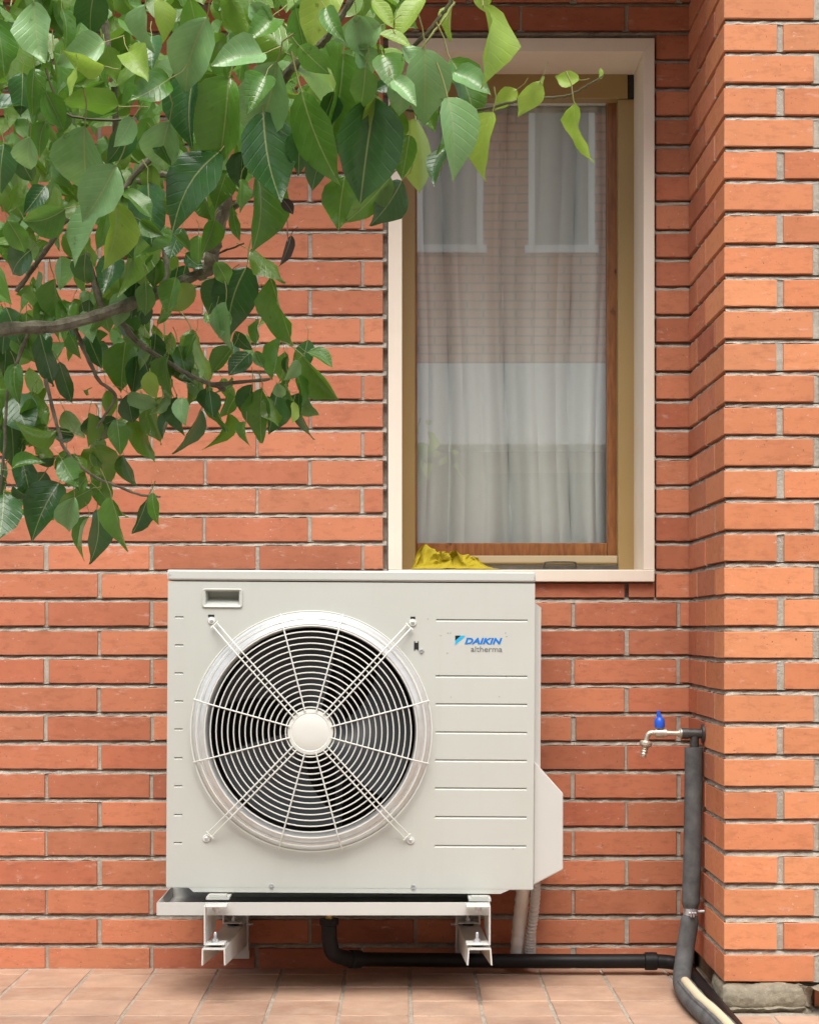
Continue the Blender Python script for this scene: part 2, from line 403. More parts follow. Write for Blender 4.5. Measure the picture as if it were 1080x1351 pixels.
# ------------------------------------------------------------------ brick wall and pier
ZB = [0.843 + .0700 * k for k in range(0, 24)]                 # brick undersides upwards from course 0
ZB = {k: z for k, z in enumerate(ZB)}
_dn = [863.8, 901.3, 938.8, 976.8, 1014.7, 1052.7, 1090.2, 1128.6, 1167, 1205.9, 1244.7, 1278.6]
for i, y in enumerate(_dn): ZB[-1 - i] = CH + (VY - y) / 535.3
def brick_mesh(k, mat, depth):
    """unit brick with slightly uneven arrises; front at y = 0"""
    rng = random.Random(900 + k); m = MB(); n = 5
    def ring(inx, inz, y, jx, jz):
        r = []
        for i in range(n): r.append((-.5 + i / n, -.5))
        r.append((.5, -.5)); r.append((.5, 0)); r.append((.5, .5))
        for i in range(1, n): r.append((.5 - i / n, .5))
        r.append((-.5, .5)); r.append((-.5, 0)); out = []
        for (x, z) in r:
            out.append((x * (1 - 2*inx) + rng.uniform(-jx, jx), y, z * (1 - 2*inz) + rng.uniform(-jz, jz)))
        return out
    a = ring(.005, .022, 0.0, .0016, .018); b2 = ring(0, 0, .002 / depth, .001, .008); c = ring(0, 0, 1.0, 0, 0)
    k_ = len(a); vs = a + b2 + c; fs = [tuple(range(k_))]
    for q in (0, k_):
        for i in range(k_): j = (i + 1) % k_; fs.append((q+i, q+k_+i, q+k_+j, q+j))
    m.add(vs, fs); return m.mesh('brick', mat)
_bm = {}
def bmesh_for(mat, depth):
    key = (mat, depth)
    if key not in _bm: _bm[key] = [brick_mesh(k + len(_bm) * 10, M[mat], depth) for k in range(6)]
    return random.choice(_bm[key])
bm_back, bm_pier = 'brick', 'brick_pier'
BH = .0578
def put_brick(parent, meshes, x0, x1, z, depth, yf, h=BH):
    o = bpy.data.objects.new('brick', bmesh_for(meshes, depth)); col.objects.link(o); attach(o, parent)
    o.scale = (x1 - x0, depth, h); o.location = ((x0 + x1) / 2, yf + random.uniform(-.0012, .0012), z + h / 2 + random.uniform(-.0011, .0011))
    o.rotation_euler = (random.uniform(-.006, .006), random.uniform(-.003, .003), random.uniform(-.003, .003))
    return o
WX0, WX1, WZ0, WZ1 = P(512, 0, 0).x, P(862, 0, 0).x, P(0, 768, 0).z, P(0, 52, 0).z
PX = .705; PY = -.52
wall = thing('brick_wall', 'recessed orange brick wall around the window, with raked grey mortar joints', 'wall', (0, 0, 0))
mo = MB(); MD = .025
xl, xr, zt = -2.6, PX + .02, 2.47
mo.box(xl, WX0 - .002, MD, .25, -.02, zt); mo.box(WX1 + .002, xr, MD, .25, -.02, zt)
mo.box(WX0 - .002, WX1 + .002, MD, .25, -.02, WZ0 - .002); mo.box(WX0 - .002, WX1 + .002, MD, .25, WZ1 + .002, zt)
px2x = lambda px: (px - VX) / 535.3
JA = [px2x(61 + 139 * n) for n in range(-4, 8)]; JB = [px2x(131 + 139 * n) for n in range(-4, 8)]
gap = .0085; far_b = MB()
for k, z in sorted(ZB.items()):
    if z > 2.40: continue
    h = BH if k > -12 else min(BH, ZB[-11] - .0125 - z)
    js = JA if k % 2 == 0 else JB
    for a, c in zip(js[:-1], js[1:]):
        x0, x1 = a + gap/2 + random.uniform(-.002, .002), c - gap/2 + random.uniform(-.002, .002)
        x0 = max(x0, -1.69); x1 = min(x1, PX + .012)
        if x1 - x0 < .02: continue
        if z + h > WZ0 + .03 and z < WZ1 - .01:                # one cut brick between the surround and the corner
            if x0 < WX1 + .03 < x1 or (WX1 + .03 <= x0 and x0 < PX and not any(j - .13 < WX1 + .03 < j for j in ())):
                if x0 > WX1: continue
                x1 = PX + .012
        segs = [(x0, x1)]
        if z + h > WZ0 - .004 and z < WZ1 + .004:
            ns = []
            for (s0, s1) in segs:
                if s0 < WX0 - .013: ns.append((s0, min(s1, WX0 - .013)))
                if s1 > WX1 + .006: ns.append((max(s0, WX1 + .006), s1))
            segs = ns
        hh = h; zz = z
        for (s0, s1) in segs:
            if s1 - s0 < .012: continue
            if s1 < -1.0:                                       # left of the frame: joined into one part
                far_b.box(s0, s1, random.uniform(-.001, .001), .045, zz, zz + hh, 0, .0015); continue
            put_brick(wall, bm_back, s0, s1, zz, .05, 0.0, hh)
        if z < WZ0 - .01 < z + h:                              # course trimmed under the sill
            u0, u1 = max(x0, WX0 - .004), min(x1, WX1 + .002)
            if u1 - u0 > .012: put_brick(wall, bm_back, u0, u1, zz, .05, .001, WZ0 - .004 - z)
        if not (WX0 - .02 < a < PX and z + h > WZ0 - .004 and z < WZ1 + .004) and -1.67 < a < PX:
            mo.box(a - .009, a + .009, random.uniform(.003, .006), MD + .003, z - .002, z + h + .002)
fb_ = far_b.build('brick_field', M['brick'], wall); fb_['kind'] = 'stuff'
def bed(mb, pts_fn, s0, s1, z0, z1, seed):
    # struck bed joint: tucked in under the upper brick, nearly flush above the lower one
    n = max(2, int((s1 - s0) / .014)); rg = random.Random(seed); vs = []; fs = []
    for i in range(n + 1):
        s_ = s0 + (s1 - s0) * i / n; w1, w2, w3 = rg.uniform(.001, .0055), rg.uniform(.004, .0085), rg.uniform(.013, .017)
        for (ins, z) in ((w1 + .012, z0 - .004), (w1, z0 + rg.uniform(-.001, .0022)), (w2, z0 + (z1 - z0) * rg.uniform(.38, .6)), (w3, z1 + .001)): vs.append(pts_fn(s_, ins, z))
    for i in range(n):
        for j in range(3): fs.append((i*4+j, (i+1)*4+j, (i+1)*4+j+1, i*4+j+1))
    mb.add(vs, fs)
_ks = sorted(ZB)
for k, k2 in zip(_ks[:-1], _ks[1:]):
    z0, z1 = ZB[k] + (BH if k > -12 else min(BH, ZB[-11] - .0125 - ZB[k])), ZB[k2]
    if z1 > 2.46: continue
    f = lambda s_, ins, z: (s_, ins, z)
    if z1 > WZ0 - .003 and z0 < WZ1 + .003:
        bed(mo, f, -1.69, WX0 - .004, z0, z1, k); bed(mo, f, WX1 + .003, PX + .01, z0, z1, k + 100)
    else: bed(mo, f, -1.69, PX + .01, z0, z1, k)
mo.build('mortar', M['mortar'], wall)
# pier that steps forward on the right
pier = thing('brick_pier', 'projecting orange brick pier beside the garden tap, standing on rough concrete', 'pier', (PX, PY, 0))
mp_ = MB(); mp_.box(PX + .025, PX + 1.1, PY + .025, .20, .055, 2.9)
for k in range(-11, 29):
    z = ZB[k] if k in ZB else .843 + .07 * k
    if z > 2.82: continue
    S0 = PX; rows = []
    jx = lambda: random.uniform(-.0015, .0015)
    if k % 2 == 0:      # short front, long return
        rows = [(S0, S0 + .116, .245), (S0 + .131, S0 + .378, .1), (S0 + .39, S0 + .64, .1), (S0 + .652, S0 + .9, .1)]
        ret = [(PY + .259, -.006)]
    else:
        rows = [(S0, S0 + .196, .115), (S0 + .21, S0 + .46, .1), (S0 + .472, S0 + .72, .1)]
        ret = [(PY + .1285, PY + .3765), (PY + .3885, -.006)]
    for q, (a, c, dp) in enumerate(rows):
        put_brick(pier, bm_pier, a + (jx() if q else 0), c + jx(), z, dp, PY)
        if q: mp_.box(a - .018, a + .006, PY + random.uniform(.003, .006), PY + .03, z - .001, z + BH + .001)
    for (a, c) in ret: mp_.box(PX + random.uniform(.002, .003), PX + .03, a - .016, a + .004, z - .001, z + BH + .001)
    for (a, c) in ret:  # stretchers on the return face: same brick turned by 90 degrees
        o = bpy.data.objects.new('brick', bmesh_for(bm_back, .09)); col.objects.link(o); attach(o, pier)
        a += jx(); c += jx()
        o.scale = (c - a, .09, BH); o.rotation_euler = (0, random.uniform(-.003, .003), R(-90) + random.uniform(-.004, .004))
        o.location = (PX + random.uniform(-.0008, .001), (a + c) / 2, z + BH / 2)
for k in range(-11, 28):
    z0 = (ZB[k] if k in ZB else .843 + .07 * k) + BH; z1 = ZB[k+1] if k + 1 in ZB else .843 + .07 * (k + 1)
    bed(mp_, lambda s_, ins, z: (s_, PY + ins, z), PX + .004, PX + .9, z0, z1, k + 300)
    bed(mp_, lambda s_, ins, z: (PX + ins, s_, z), PY + .004, -.001, z0, z1, k + 400)
mp_.build('mortar', M['mortar'], pier)
# rough concrete footing under the pier
cm = MB(); nx, nz = 34, 9
def rough(p, a):
    p = Vector(p); o = Vector((0, 0, 0))
    for f_, g_ in ((22, 1), (75, .5), (240, .28)): o += g_ * Vector((noise.noise(p*f_), noise.noise(p*f_ + Vector((5,0,0))), noise.noise(p*f_ + Vector((0,7,0)))))
    return p + a * o
path = [(PX + .012, -.30), (PX - .004, -.40), (PX - .010, -.50), (PX - .002, -.545), (PX + .05, -.552), (PX + .12, -.545), (PX + .17, -.548), (PX + .19, -.52), (PX + .205, -.47)]
pp = smooth_path([(x, y, 0) for x, y in path], 16); prof = [(.035, -.03), (.018, .002), (.004, .012), (0, .026), (.002, .04), (.008, .052), (.03, .058), (.08, .059)]
prof = [tuple(v_)[:2] for v_ in smooth_path([(a_, b_, 0) for a_, b_ in prof], 4)]
vs = []; fs = []
for i, p in enumerate(pp):
    a = pp[max(i-1, 0)]; c = pp[min(i+1, len(pp)-1)]; t_ = (c - a).normalized(); nrm = Vector((t_.y, -t_.x, 0)); nrm = -nrm if nrm.y > .3 or nrm.x > .3 else nrm
    for (ins, z) in prof: vs.append(rough(p - nrm * ins  + nrm * (.012 if z < .01 else 0) + Vector((0, 0, z)), .0055))
np_ = len(prof)
for i in range(len(pp)-1):
    for j in range(np_-1): fs.append((i*np_+j, (i+1)*np_+j, (i+1)*np_+j+1, i*np_+j+1))
cm.add(vs, fs); cm.build('footing', M['concrete'], pier, True)
bk = MB(); bk.box(PX + .03, PX + 1.1, PY + .02, .1, -.02, .0545); bk.build('footing_core', M['concrete'], pier)
b2_ = put_brick(pier, bm_back, PX + .20, PX + .44, .004, .1, PY + .012, .046)
# ------------------------------------------------------------------ overhanging balcony above the recess
bal = MB(); bal.box(-2.6, PX - .004, -.52, .25, 2.475, 2.63); bal.box(-2.6, PX - .004, -.52, -.44, 2.63, 3.4)
bo = thing('balcony', 'rendered balcony slab projecting above the window recess', 'balcony', (-.9, -.3, 2.475)); bal.build('slab', M['soffit'], bo)
up = MB(); up.box(-2.6, PX + 1.1, .0, .25, 2.64, 4.2); up.build('upper_wall', M['plaster_white'], bo)

# ------------------------------------------------------------------ window
win = thing('window', 'tall window with cream stone surround, bronze screen frame and brown wooden sash', 'window', ((WX0 + WX1)/2, 0, WZ0))
FX0, FX1 = P(530, 0, 0).x, P(848, 0, 0).x; FZ1 = P(0, 69, 0).z; SZ = P(0, 752, 0).z; YF = -.012; YB = .21
def stone(name, poly, y0=YF, y1=YB):
    m = MB(); m.prism(poly, y0, y1); return m.build(name, M['stone'], win)
stone('jamb', [(WX0, SZ + .001), (FX0, SZ + .001), (FX0, FZ1), (WX0, WZ1)])
stone('jamb', [(FX1, SZ + .001), (WX1, SZ + .001), (WX1, WZ1), (FX1, FZ1)])
stone('lintel', [(FX0 + .0004, FZ1), (FX1 - .0004, FZ1), (WX1 - .0004, WZ1), (WX0 + .0004, WZ1)])
m = MB(); m.box(WX0, WX1, YF - .006, YB, WZ0, SZ, 0, .002); m.build('sill', M['stone'], win)
# bronze aluminium screen frame
Y1 = .185
bx = lambda a, y: (a - VX) / F * (y + CD)
bz = lambda a, y: CH + (VY - a) / F * (y + CD)
def fbox(name, mat, x0, x1, y0, y1, z0, z1, bev=.0015, parent=None):
    m = MB(); m.box(x0, x1, y0, y1, z0, z1, 0, bev); return m.build(name, mat, parent or win)
bxl, bxr = bx(547.5, Y1), bx(815, Y1); bzt = bz(130, Y1); zr0 = SZ + .016; zr1 = bz(733, Y1)
fbox('screen_frame', M['brass'], FX0 - .003, bxl, Y1, .225, SZ + .001, FZ1 + .003)
fbox('screen_frame', M['brass'], bxr, FX1 + .003, Y1, .225, SZ + .001, bzt - .001)
fbox('screen_box', M['brass'], bxl + .0005, FX1 - .016, Y1 - .004, .228, bzt, FZ1 + .003)
fbox('screen_box_end', M['slot'], FX1 - .0155, FX1 + .003, Y1 - .001, .224, bzt + .0005, FZ1 + .003)
fbox('screen_rail', M['brass_lt'], bxl + .001, bxr - .001, Y1 + .004, .215, zr0, zr1)
fbox('rail_groove', M['brass'], bxl + .001, bxr - .001, Y1 - .001, .2, zr1 - .020, zr1 - .017, 0)
fbox('track', M['steel_dark'], bxl + .001, bxr - .001, Y1 - .012, .22, SZ + .0005, zr0 - .001, .001)
h = MB(); hx0, hx1 = bx(717, .17), bx(760, .17); hz = SZ + .014
h.tube(smooth_path([(hx0, .18, hz - .008), (hx0 + .002, .165, hz + .006), (hx0 + .01, .160, hz + .011), (hx1 - .01, .160, hz + .011), (hx1 - .002, .165, hz + .006), (hx1, .18, hz - .008)], 5), .0022, 8)
h.build('rail_handle', M['gun'], win, True)
# wooden sash and glass
Y2 = .228
wxl, wxr = bx(550, Y2), bx(801, Y2); wzb = bz(716.5, Y2); wzt = bz(133, Y2)
fbox('sash_stile', M['wood'], bxl - .02, wxl, Y2, .275, zr1 - .03, FZ1 + .02)
fbox('sash_stile', M['wood'], wxr, bxr + .02, Y2, .275, zr1 - .03, FZ1 + .02)
fbox('sash_rail', M['wood'], wxl + .0004, wxr - .0004, Y2 + .001, .274, zr1 - .03, wzb)
fbox('sash_rail', M['plaster_white'], wxl + .0004, wxr - .0004, Y2 + .001, .274, wzt, FZ1 + .02)
fbox('glass_pane', M['glass'], wxl - .004, wxr + .004, .250, .254, wzb - .004, wzt + .004, 0)
# sheer curtain
cur = MB(); nX, nZ = 130, 40; x0c, x1c = wxl - .05, wxr + .06; z0c, z1c = wzb - .05, wzt + .07; vs = []; fs = []
rng = random.Random(3); folds = [(random.uniform(26, 44), random.uniform(0, 6), random.uniform(.004, .012)) for _ in range(4)] + [(70, 1.0, .010), (21, 2.2, .030), (47, .4, .016)]
for j in range(nZ + 1):
    tz = j / nZ; z = z0c + (z1c - z0c) * tz
    for i in range(nX + 1):
        x = x0c + (x1c - x0c) * i / nX
        xw = x + .02 * math.sin(6.3 * x + 1.0) + .006 * math.sin(3 * z + 8 * x)
        pl_ = abs(math.sin(math.pi * xw / .152 + .35)) ** .5
        pl2 = abs(math.sin(math.pi * xw / .047 + 1.1)) ** .8
        y = .300 + .075 * (1 - pl_) + .010 * (1 - pl2) + .35 * sum(a * math.sin(f * x + p + .5 * math.sin(2.1 * z + p)) for f, p, a in folds) * (1.15 - .3 * tz)
        vs.append((x + .006 * math.sin(5 * z + x * 9), y, z))
for j in range(nZ):
    for i in range(nX):
        q = j * (nX + 1) + i; fs.append((q, q + 1, q + nX + 2, q + nX + 1))
cur.add(vs, fs); co = cur.build('curtain', M['curtain'], None, True); tag(co, 'sheer white pleated curtain hanging behind the window glass', 'curtain')
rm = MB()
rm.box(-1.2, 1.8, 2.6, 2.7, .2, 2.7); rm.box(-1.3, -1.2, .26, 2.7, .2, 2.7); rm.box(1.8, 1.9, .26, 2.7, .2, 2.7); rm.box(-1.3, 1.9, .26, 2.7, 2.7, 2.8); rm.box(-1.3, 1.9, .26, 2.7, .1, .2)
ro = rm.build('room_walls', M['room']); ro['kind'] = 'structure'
# crumpled yellow cloth on the sill
yc = MB(); nU, nV = 110, 60; vs = []; fs = []
cx0, cx1 = bx(541, .05), bx(666, .05)
def tri(t): t = t % 1.0; return 1 - abs(2 * t - 1)
for j in range(nV + 1):
    v = j / nV
    for i in range(nU + 1):
        u = i / nU
        q = Vector((u * 2.6, v * 1.6, 1.7)); w1 = noise.noise(q * 1.4); w2 = noise.noise(q * 1.4 + Vector((9, 4, 0)))
        ss = lambda t: t * t * (3 - 2 * t)
        q2 = Vector((u * 3.4 + v * .8 + .5 * w1, v * 1.5 - u * .9 + .5 * w2, 4.2))
        r1 = max(0, 1 - abs(noise.noise(q2 * 1.15)) * 2.6); r2 = max(0, 1 - abs(noise.noise(q2 * 2.3 + Vector((7, 1, 0)))) * 2.4); r3 = max(0, 1 - abs(noise.noise(q2 * 4.9 + Vector((2, 9, 0)))) * 2.2)
        env = ss(min(1, 9 * u)) * ss(min(1, 2.4 * (1 - u) + .02)) * min(1, 3.2 * v + .02) ** .8 * ss(min(1, 5 * (1 - v)))
        prof_ = .018 + .028 * math.exp(-((u - .11) / .13) ** 2) + .026 * math.exp(-((u - .46) / .25) ** 2)
        z = SZ + .002 + env * prof_ * (.30 + .62 * r1 + .30 * r2 + .10 * r3)
        x = cx0 + (cx1 - cx0) * u + .016 * (r2 - .5) * env + .008 * noise.noise(q * 3.1)
        y = -.004 + .135 * v - .045 * (r1 - .5) * env - .012 * (r3 - .5) * env
        vs.append((x, y, z))
for j in range(nV):
    for i in range(nU):
        q = j * (nU + 1) + i; fs.append((q, q + 1, q + nU + 2, q + nU + 1))
yc.add(vs, fs); yo = yc.build('cleaning_cloth', M['yellow'], None, True); tag(yo, 'crumpled yellow cleaning cloth lying on the window sill', 'cloth')

# ------------------------------------------------------------------ heat pump outdoor unit
UY = -.36; UD = UY + CD
ux = lambda a: (a - VX) / F * UD
uz = lambda a: CH + (VY - a) / F * UD
ucx = ux(460); UB = -.055
hp = thing('heat_pump', 'ivory heat pump outdoor unit with large round fan grille, mounted under the window', 'heat pump', (ucx, UY + .15, uz(1178)))
L, Rr, T, Bt = ux(219), ux(703), uz(768.5), uz(1172); FC = (ux(409.5), UY, uz(965)); PXM = UD / F
def front_panel():
    m = MB(); hr = 157.5 * PXM; zs = uz(803.5)
    hx0, hx1, hz0, hz1 = ux(269), ux(313), uz(799), uz(781)
    # strip above the fan with the pocket of the carrying handle
    xs = [L, hx0, hx1, Rr]; zz = [zs, hz0, hz1, T]
    for i in range(3):
        for j in range(3):
            if i == 1 and j == 1: continue
            m.add([(xs[i], UY, zz[j]), (xs[i+1], UY, zz[j]), (xs[i+1], UY, zz[j+1]), (xs[i], UY, zz[j+1])], [(0, 1, 2, 3)])
    d = UY + .035
    m.add([(hx0, UY, hz0), (hx1, UY, hz0), (hx1, UY, hz1), (hx0, UY, hz1), (hx0 + .004, d, hz0 + .017), (hx1 - .004, d, hz0 + .017), (hx1 - .002, d, hz1 + .01), (hx0 + .002, d, hz1 + .01)],
          [(0, 1, 5, 4), (1, 2, 6, 5), (2, 3, 7, 6), (3, 0, 4, 7), (4, 5, 6, 7)])
    # field round the fan
    rx0, rx1, rz0, rz1 = ux(246), ux(569.5), Bt, zs; N = 128
    angs = [2 * math.pi * i / N for i in range(N)] + [math.atan2(z - FC[2], x - FC[0]) % (2 * math.pi) for x in (rx0, rx1) for z in (rz0, rz1)]
    angs = sorted(set(angs)); pin = []; pout = []
    for a in angs:
        c, s = math.cos(a), math.sin(a); ts = []
        if c > 1e-9: ts.append((rx1 - FC[0]) / c)
        if c < -1e-9: ts.append((rx0 - FC[0]) / c)
        if s > 1e-9: ts.append((rz1 - FC[2]) / s)
        if s < -1e-9: ts.append((rz0 - FC[2]) / s)
        t = min(ts); pin.append((FC[0] + hr * c, UY, FC[2] + hr * s)); pout.append((FC[0] + t * c, UY, FC[2] + t * s))
    n = len(angs); m.add(pin + pout, [(i, n + i, n + (i + 1) % n, (i + 1) % n) for i in range(n)])
    # side fields with pressed grooves
    def quad(xa, xb, za, zb): m.add([(xa, UY, za), (xb, UY, za), (xb, UY, zb), (xa, UY, zb)], [(0, 1, 2, 3)])
    for (xa, xb, ga, gb, ys, gh) in ((rx1, Rr, ux(572.5), ux(694), (817.8, 891.9, 928.9, 966, 1003, 1040, 1077.8, 1116), .0062), (L, rx0, ux(228.5), ux(240), (816, 853, 890, 927, 964, 1002, 1039, 1077, 1114), .0054)):
        quad(xa, ga, Bt, zs); quad(gb, xb, Bt, zs); prev = Bt
        for y in sorted(ys, reverse=True):
            zc = uz(y); zl, zh = zc - gh / 2, zc + gh / 2
            quad(ga, gb, prev, zl); prev = zh; dd = UY + .0042; zi = zh - .0010
            m.add([(ga, UY, zl), (gb, UY, zl), (gb, UY, zh), (ga, UY, zh), (ga + .003, dd, zi), (gb - .003, dd, zi)], [(0, 1, 5, 4), (2, 3, 4, 5), (1, 2, 5), (3, 0, 4)])
        quad(ga, gb, prev, zs)
    # folded sides, bottom lip with cut corners
    for x in (L, Rr):
        m.add([(x, UY, Bt), (x, UB, Bt), (x, UB, T), (x, UY, T)], [(0, 1, 2, 3)])
    lip = [(L, Bt), (Rr, Bt), (ux(700), uz(1174)), (ux(672), uz(1174.5)), (ux(661), uz(1178.5)), (ux(254), uz(1178)), (ux(250), uz(1173.5)), (ux(236), uz(1173))]
    lip = [(L + .0005, Bt), (Rr - .0005, Bt), (ux(702), uz(1173)), (ux(672), uz(1173)), (ux(660), uz(1178.5)), (ux(255), uz(1178.5)), (ux(249), uz(1173)), (L + .002, uz(1173))]
    m.prism(lip, UY + .0005, UY + .012)
    return m.build('casing', M['casing'], hp)
front_panel()
m = MB(); m.box(L + .004, Rr - .004, UY + .02, UB - .001, uz(1174), uz(1171)); m.box(L + .003, Rr - .003, UB - .012, UB, Bt, T); m.box(L + .003, Rr - .003, UY + .02, UB - .015, T - .004, T - .001)
m.box(ux(596), ux(598), UY + .01, UB - .014, Bt, T - .005)
m.build('back_panel', M['dark'], hp)
m = MB(); m.box(L - .0015, Rr + .0015, UY - .003, UB + .002, uz(767), uz(753), 0, .004); m.build('lid', M['lid'], hp, True)
# carrying handle bezel
bz_ = MB(); x0, x1, z0, z1 = ux(264), ux(318), uz(803), uz(777.5); hx0, hx1, hz0, hz1 = ux(269), ux(313), uz(799), uz(781)
def rr(x0, x1, z0, z1, r, y, n=5):
    out = []
    for (cx, cz, a0) in ((x1 - r, z1 - r, 0), (x0 + r, z1 - r, 90), (x0 + r, z0 + r, 180), (x1 - r, z0 + r, 270)):
        for i in range(n): a = R(a0 + 90 * i / (n - 1)); out.append((cx + r * math.cos(a), y, cz + r * math.sin(a)))
    return out
rings = [rr(x0, x1, z0, z1, .006, UY + .001), rr(x0 + .0008, x1 - .0008, z0 + .0008, z1 - .0008, .0055, UY - .0035), rr(x0 + .0022, x1 - .0022, z0 + .0022, z1 - .0022, .005, UY - .0042), rr(hx0 - .001, hx1 + .001, hz0 - .001, hz1 + .001, .002, UY - .002), rr(hx0 + .0005, hx1 - .0005, hz0 + .0005, hz1 - .0005, .0015, UY + .006)]
n = 20; bz_.add([p for r in rings for p in r], [(k*n+i, k*n+(i+1) % n, (k+1)*n+(i+1) % n, (k+1)*n+i) for k in range(4) for i in range(n)])
bz_.build('handle_bezel', M['casing'], hp, True)
# fan shroud (raised bell mouth)
q = PXM; pf = [(157.5, -.0008), (156.5, .003), (149.6, .0125), (148.8, .0128), (147.8, .0115), (147.0, .0130), (142.6, .0195), (141.2, .0205), (139.6, .0200), (138.4, .0180), (137.3, .012), (136.8, 0), (136.5, -.03), (137.5, -.07)]
m = MB(); m.lathe(FC, (0, -1, 0), [(r * q, h_) for r, h_ in pf], 128); m.build('fan_shroud', M['shroud'], hp, True)
# fan
fan = MB(); fc = Vector(FC) + Vector((0, .085, 0)); fan.lathe(fc, (0, -1, 0), [(.001, .03), (.03, .03), (.048, .02), (.052, 0), (.052, -.04)], 40)
fo = fan.build('fan', M['blade'], hp, True)
for k in range(3):
    bl = MB(); vs = []; fs = []; a0 = R(100 + 120 * k); NR, NA = 8, 12
    for i in range(NR + 1):
        r = .05 + (.226 - .05) * i / NR
        for j in range(NA + 1):
            t = j / NA; span = R(62 + 30 * (i / NR)); a = a0 + span * (t - .5) + R(22) * (i / NR)
            vs.append((fc.x + r * math.cos(a), fc.y - .028 + .06 * t - .012 * math.sin(t * math.pi), fc.z + r * math.sin(a)))
    for i in range(NR):
        for j in range(NA): qd = i * (NA + 1) + j; fs.append((qd, qd + 1, qd + NA + 2, qd + NA + 1))
    bl.add(vs, fs); bl.build('blade', M['blade'], fo, True)
# motor support uprights seen behind the blades
m = MB(); m.box(ux(438), ux(447), UY + .17, UY + .19, Bt, T - .01); m.build('motor_bracket', M['blade'], hp)
# wire guard
GY = lambda r: UY - .036 - .010 * max(0, 1 - (r / 139.0) ** 2)
hub = MB(); hc = (FC[0] - .0005, GY(0) + .006, FC[2])
hub.lathe(hc, (0, -1, 0), [(30.2*q, -.006), (30.2*q, .003), (29.2*q, .0055), (25.2*q, .0066), (24.4*q, .0056), (23.6*q, .0062), (8*q, .0078), (.0001, .008)], 56)
gd = hub.build('fan_guard', M['wire'], hp, True)
for r in [139 - 7.65 * i for i in range(14)] + [32.5]:
    m = MB(); m.torus((FC[0], GY(r), FC[2]), (0, 1, 0), r * q, .0015, 88, 6); m.build('ring', M['wire'], gd, True)
for r, yy in ((158.5, UY - .0135), (150.5, UY - .0255)):
    m = MB(); m.torus((FC[0], yy, FC[2]), (0, 1, 0), r * q, .0016, 100, 6); m.build('ring', M['wire'], gd, True)
def rad_pt(a, r, yy): return Vector((FC[0] + r * q * math.cos(a), yy, FC[2] + r * q * math.sin(a)))
for deg in (75, 105, 165, 195, 255, 285, 345, 15):
    a = R(deg); m = MB()
    m.tube([rad_pt(a, 28, GY(28) - .003)] + [rad_pt(a, r, GY(r) - .0032) for r in (50, 80, 110, 139)] + [rad_pt(a, 147, UY - .033), rad_pt(a, 153, UY - .0245), rad_pt(a, 160, UY - .0155)], .0017, 8)
    m.build('spoke', M['wire'], gd, True)
for (tx, ty) in ((277, 820), (542, 821), (272, 1107.5), (541, 1108.5)):
    tip = Vector((ux(tx), UY, uz(ty))); d = Vector((tip.x - FC[0], 0, tip.z - FC[2])); rr_ = d.length; d.normalize(); s_ = Vector((-d.z, 0, d.x))
    m = MB()
    for sg in (-1, 1):
        off = s_ * (sg * .0060)
        pts = [Vector((FC[0], 0, FC[2])) + d * (r * q) + off + Vector((0, GY(r) - .0034, 0)) for r in (29, 60, 100, 139)]
        pts += [Vector((FC[0], 0, FC[2])) + d * (r * q) + off + Vector((0, yy, 0)) for r, yy in ((150, UY - .037), (160, UY - .030), (rr_/q - 12, UY - .012), (rr_/q - 6, UY - .008))]
        m.tube(pts, .0018, 8)
    e = tip - d * (7 * q) + Vector((0, -.009, 0)); m.tube([e - s_ * .011, e + s_ * .011], .0021, 8)
    m.build('guard_arm', M['wire'], gd, True)
    m = MB(); m.lathe(tip, (0, -1, 0), [(.0085, 0), (.0085, .0025), (.0078, .0034), (.0001, .0035)], 20); m.build('guard_foot', M['wire'], gd, True)
    m = MB(); m.lathe(tip, (0, -1, 0), [(.0042, .0030), (.0042, .0055), (.003, .0064), (.0001, .0064)], 12); m.build('screw', M['zinc'], gd, True)
    if ty < 900:
        m = MB(); m.box(tip.x - .006 + (.001 if tx > 400 else -.002), tip.x + .006, UY - .0012, UY + .002, tip.z + .0085, tip.z + .0135); m.build('slot', M['slot'], hp)
def screw(x, y, r=.0046):
    m = MB(); c = (ux(x), UY, uz(y)); m.lathe(c, (0, -1, 0), [(r*1.25, 0), (r*1.2, .001), (r, .0012), (r, .0032), (r*.55, .0034), (r*.5, .002), (.0001, .002)], 14); m.build('screw', M['zinc'], hp, True)
for s_ in ((554, 858.5), (358, 1169.5), (545, 1170)): screw(*s_)
screw(221.5, 760, .003)
m = MB(); x0, x1, z0, z1 = ux(544), ux(550), uz(858), uz(845.5)
m.box(x0, x0 + .0022, UY - .0012, UY + .002, z0, z1); m.box(x1 - .0018, x1, UY - .0012, UY + .002, z0, z1); m.box(x0 + .0021, x1 - .0017, UY - .0010, UY + .002, z0 + .003, z1 - .0035); m.build('slot', M['slot'], hp)
m = MB(); rgs = random.Random(4)
for (a, b_) in ((588.5, 834.5), (592, 834.5), (664.5, 834), (666, 838.5), (579, 838), (588, 861), (577, 890), (666, 891), (676, 1119), (593, 919), (657, 918), (562, 816)):
    m.lathe((ux(a), UY - .0006, uz(b_)), (0, -1, 0), [(.0011, -.001), (.0010, .0002), (.0001, .0003)], 8)
m.build('rivet_dots', M['ink_grey'], hp)
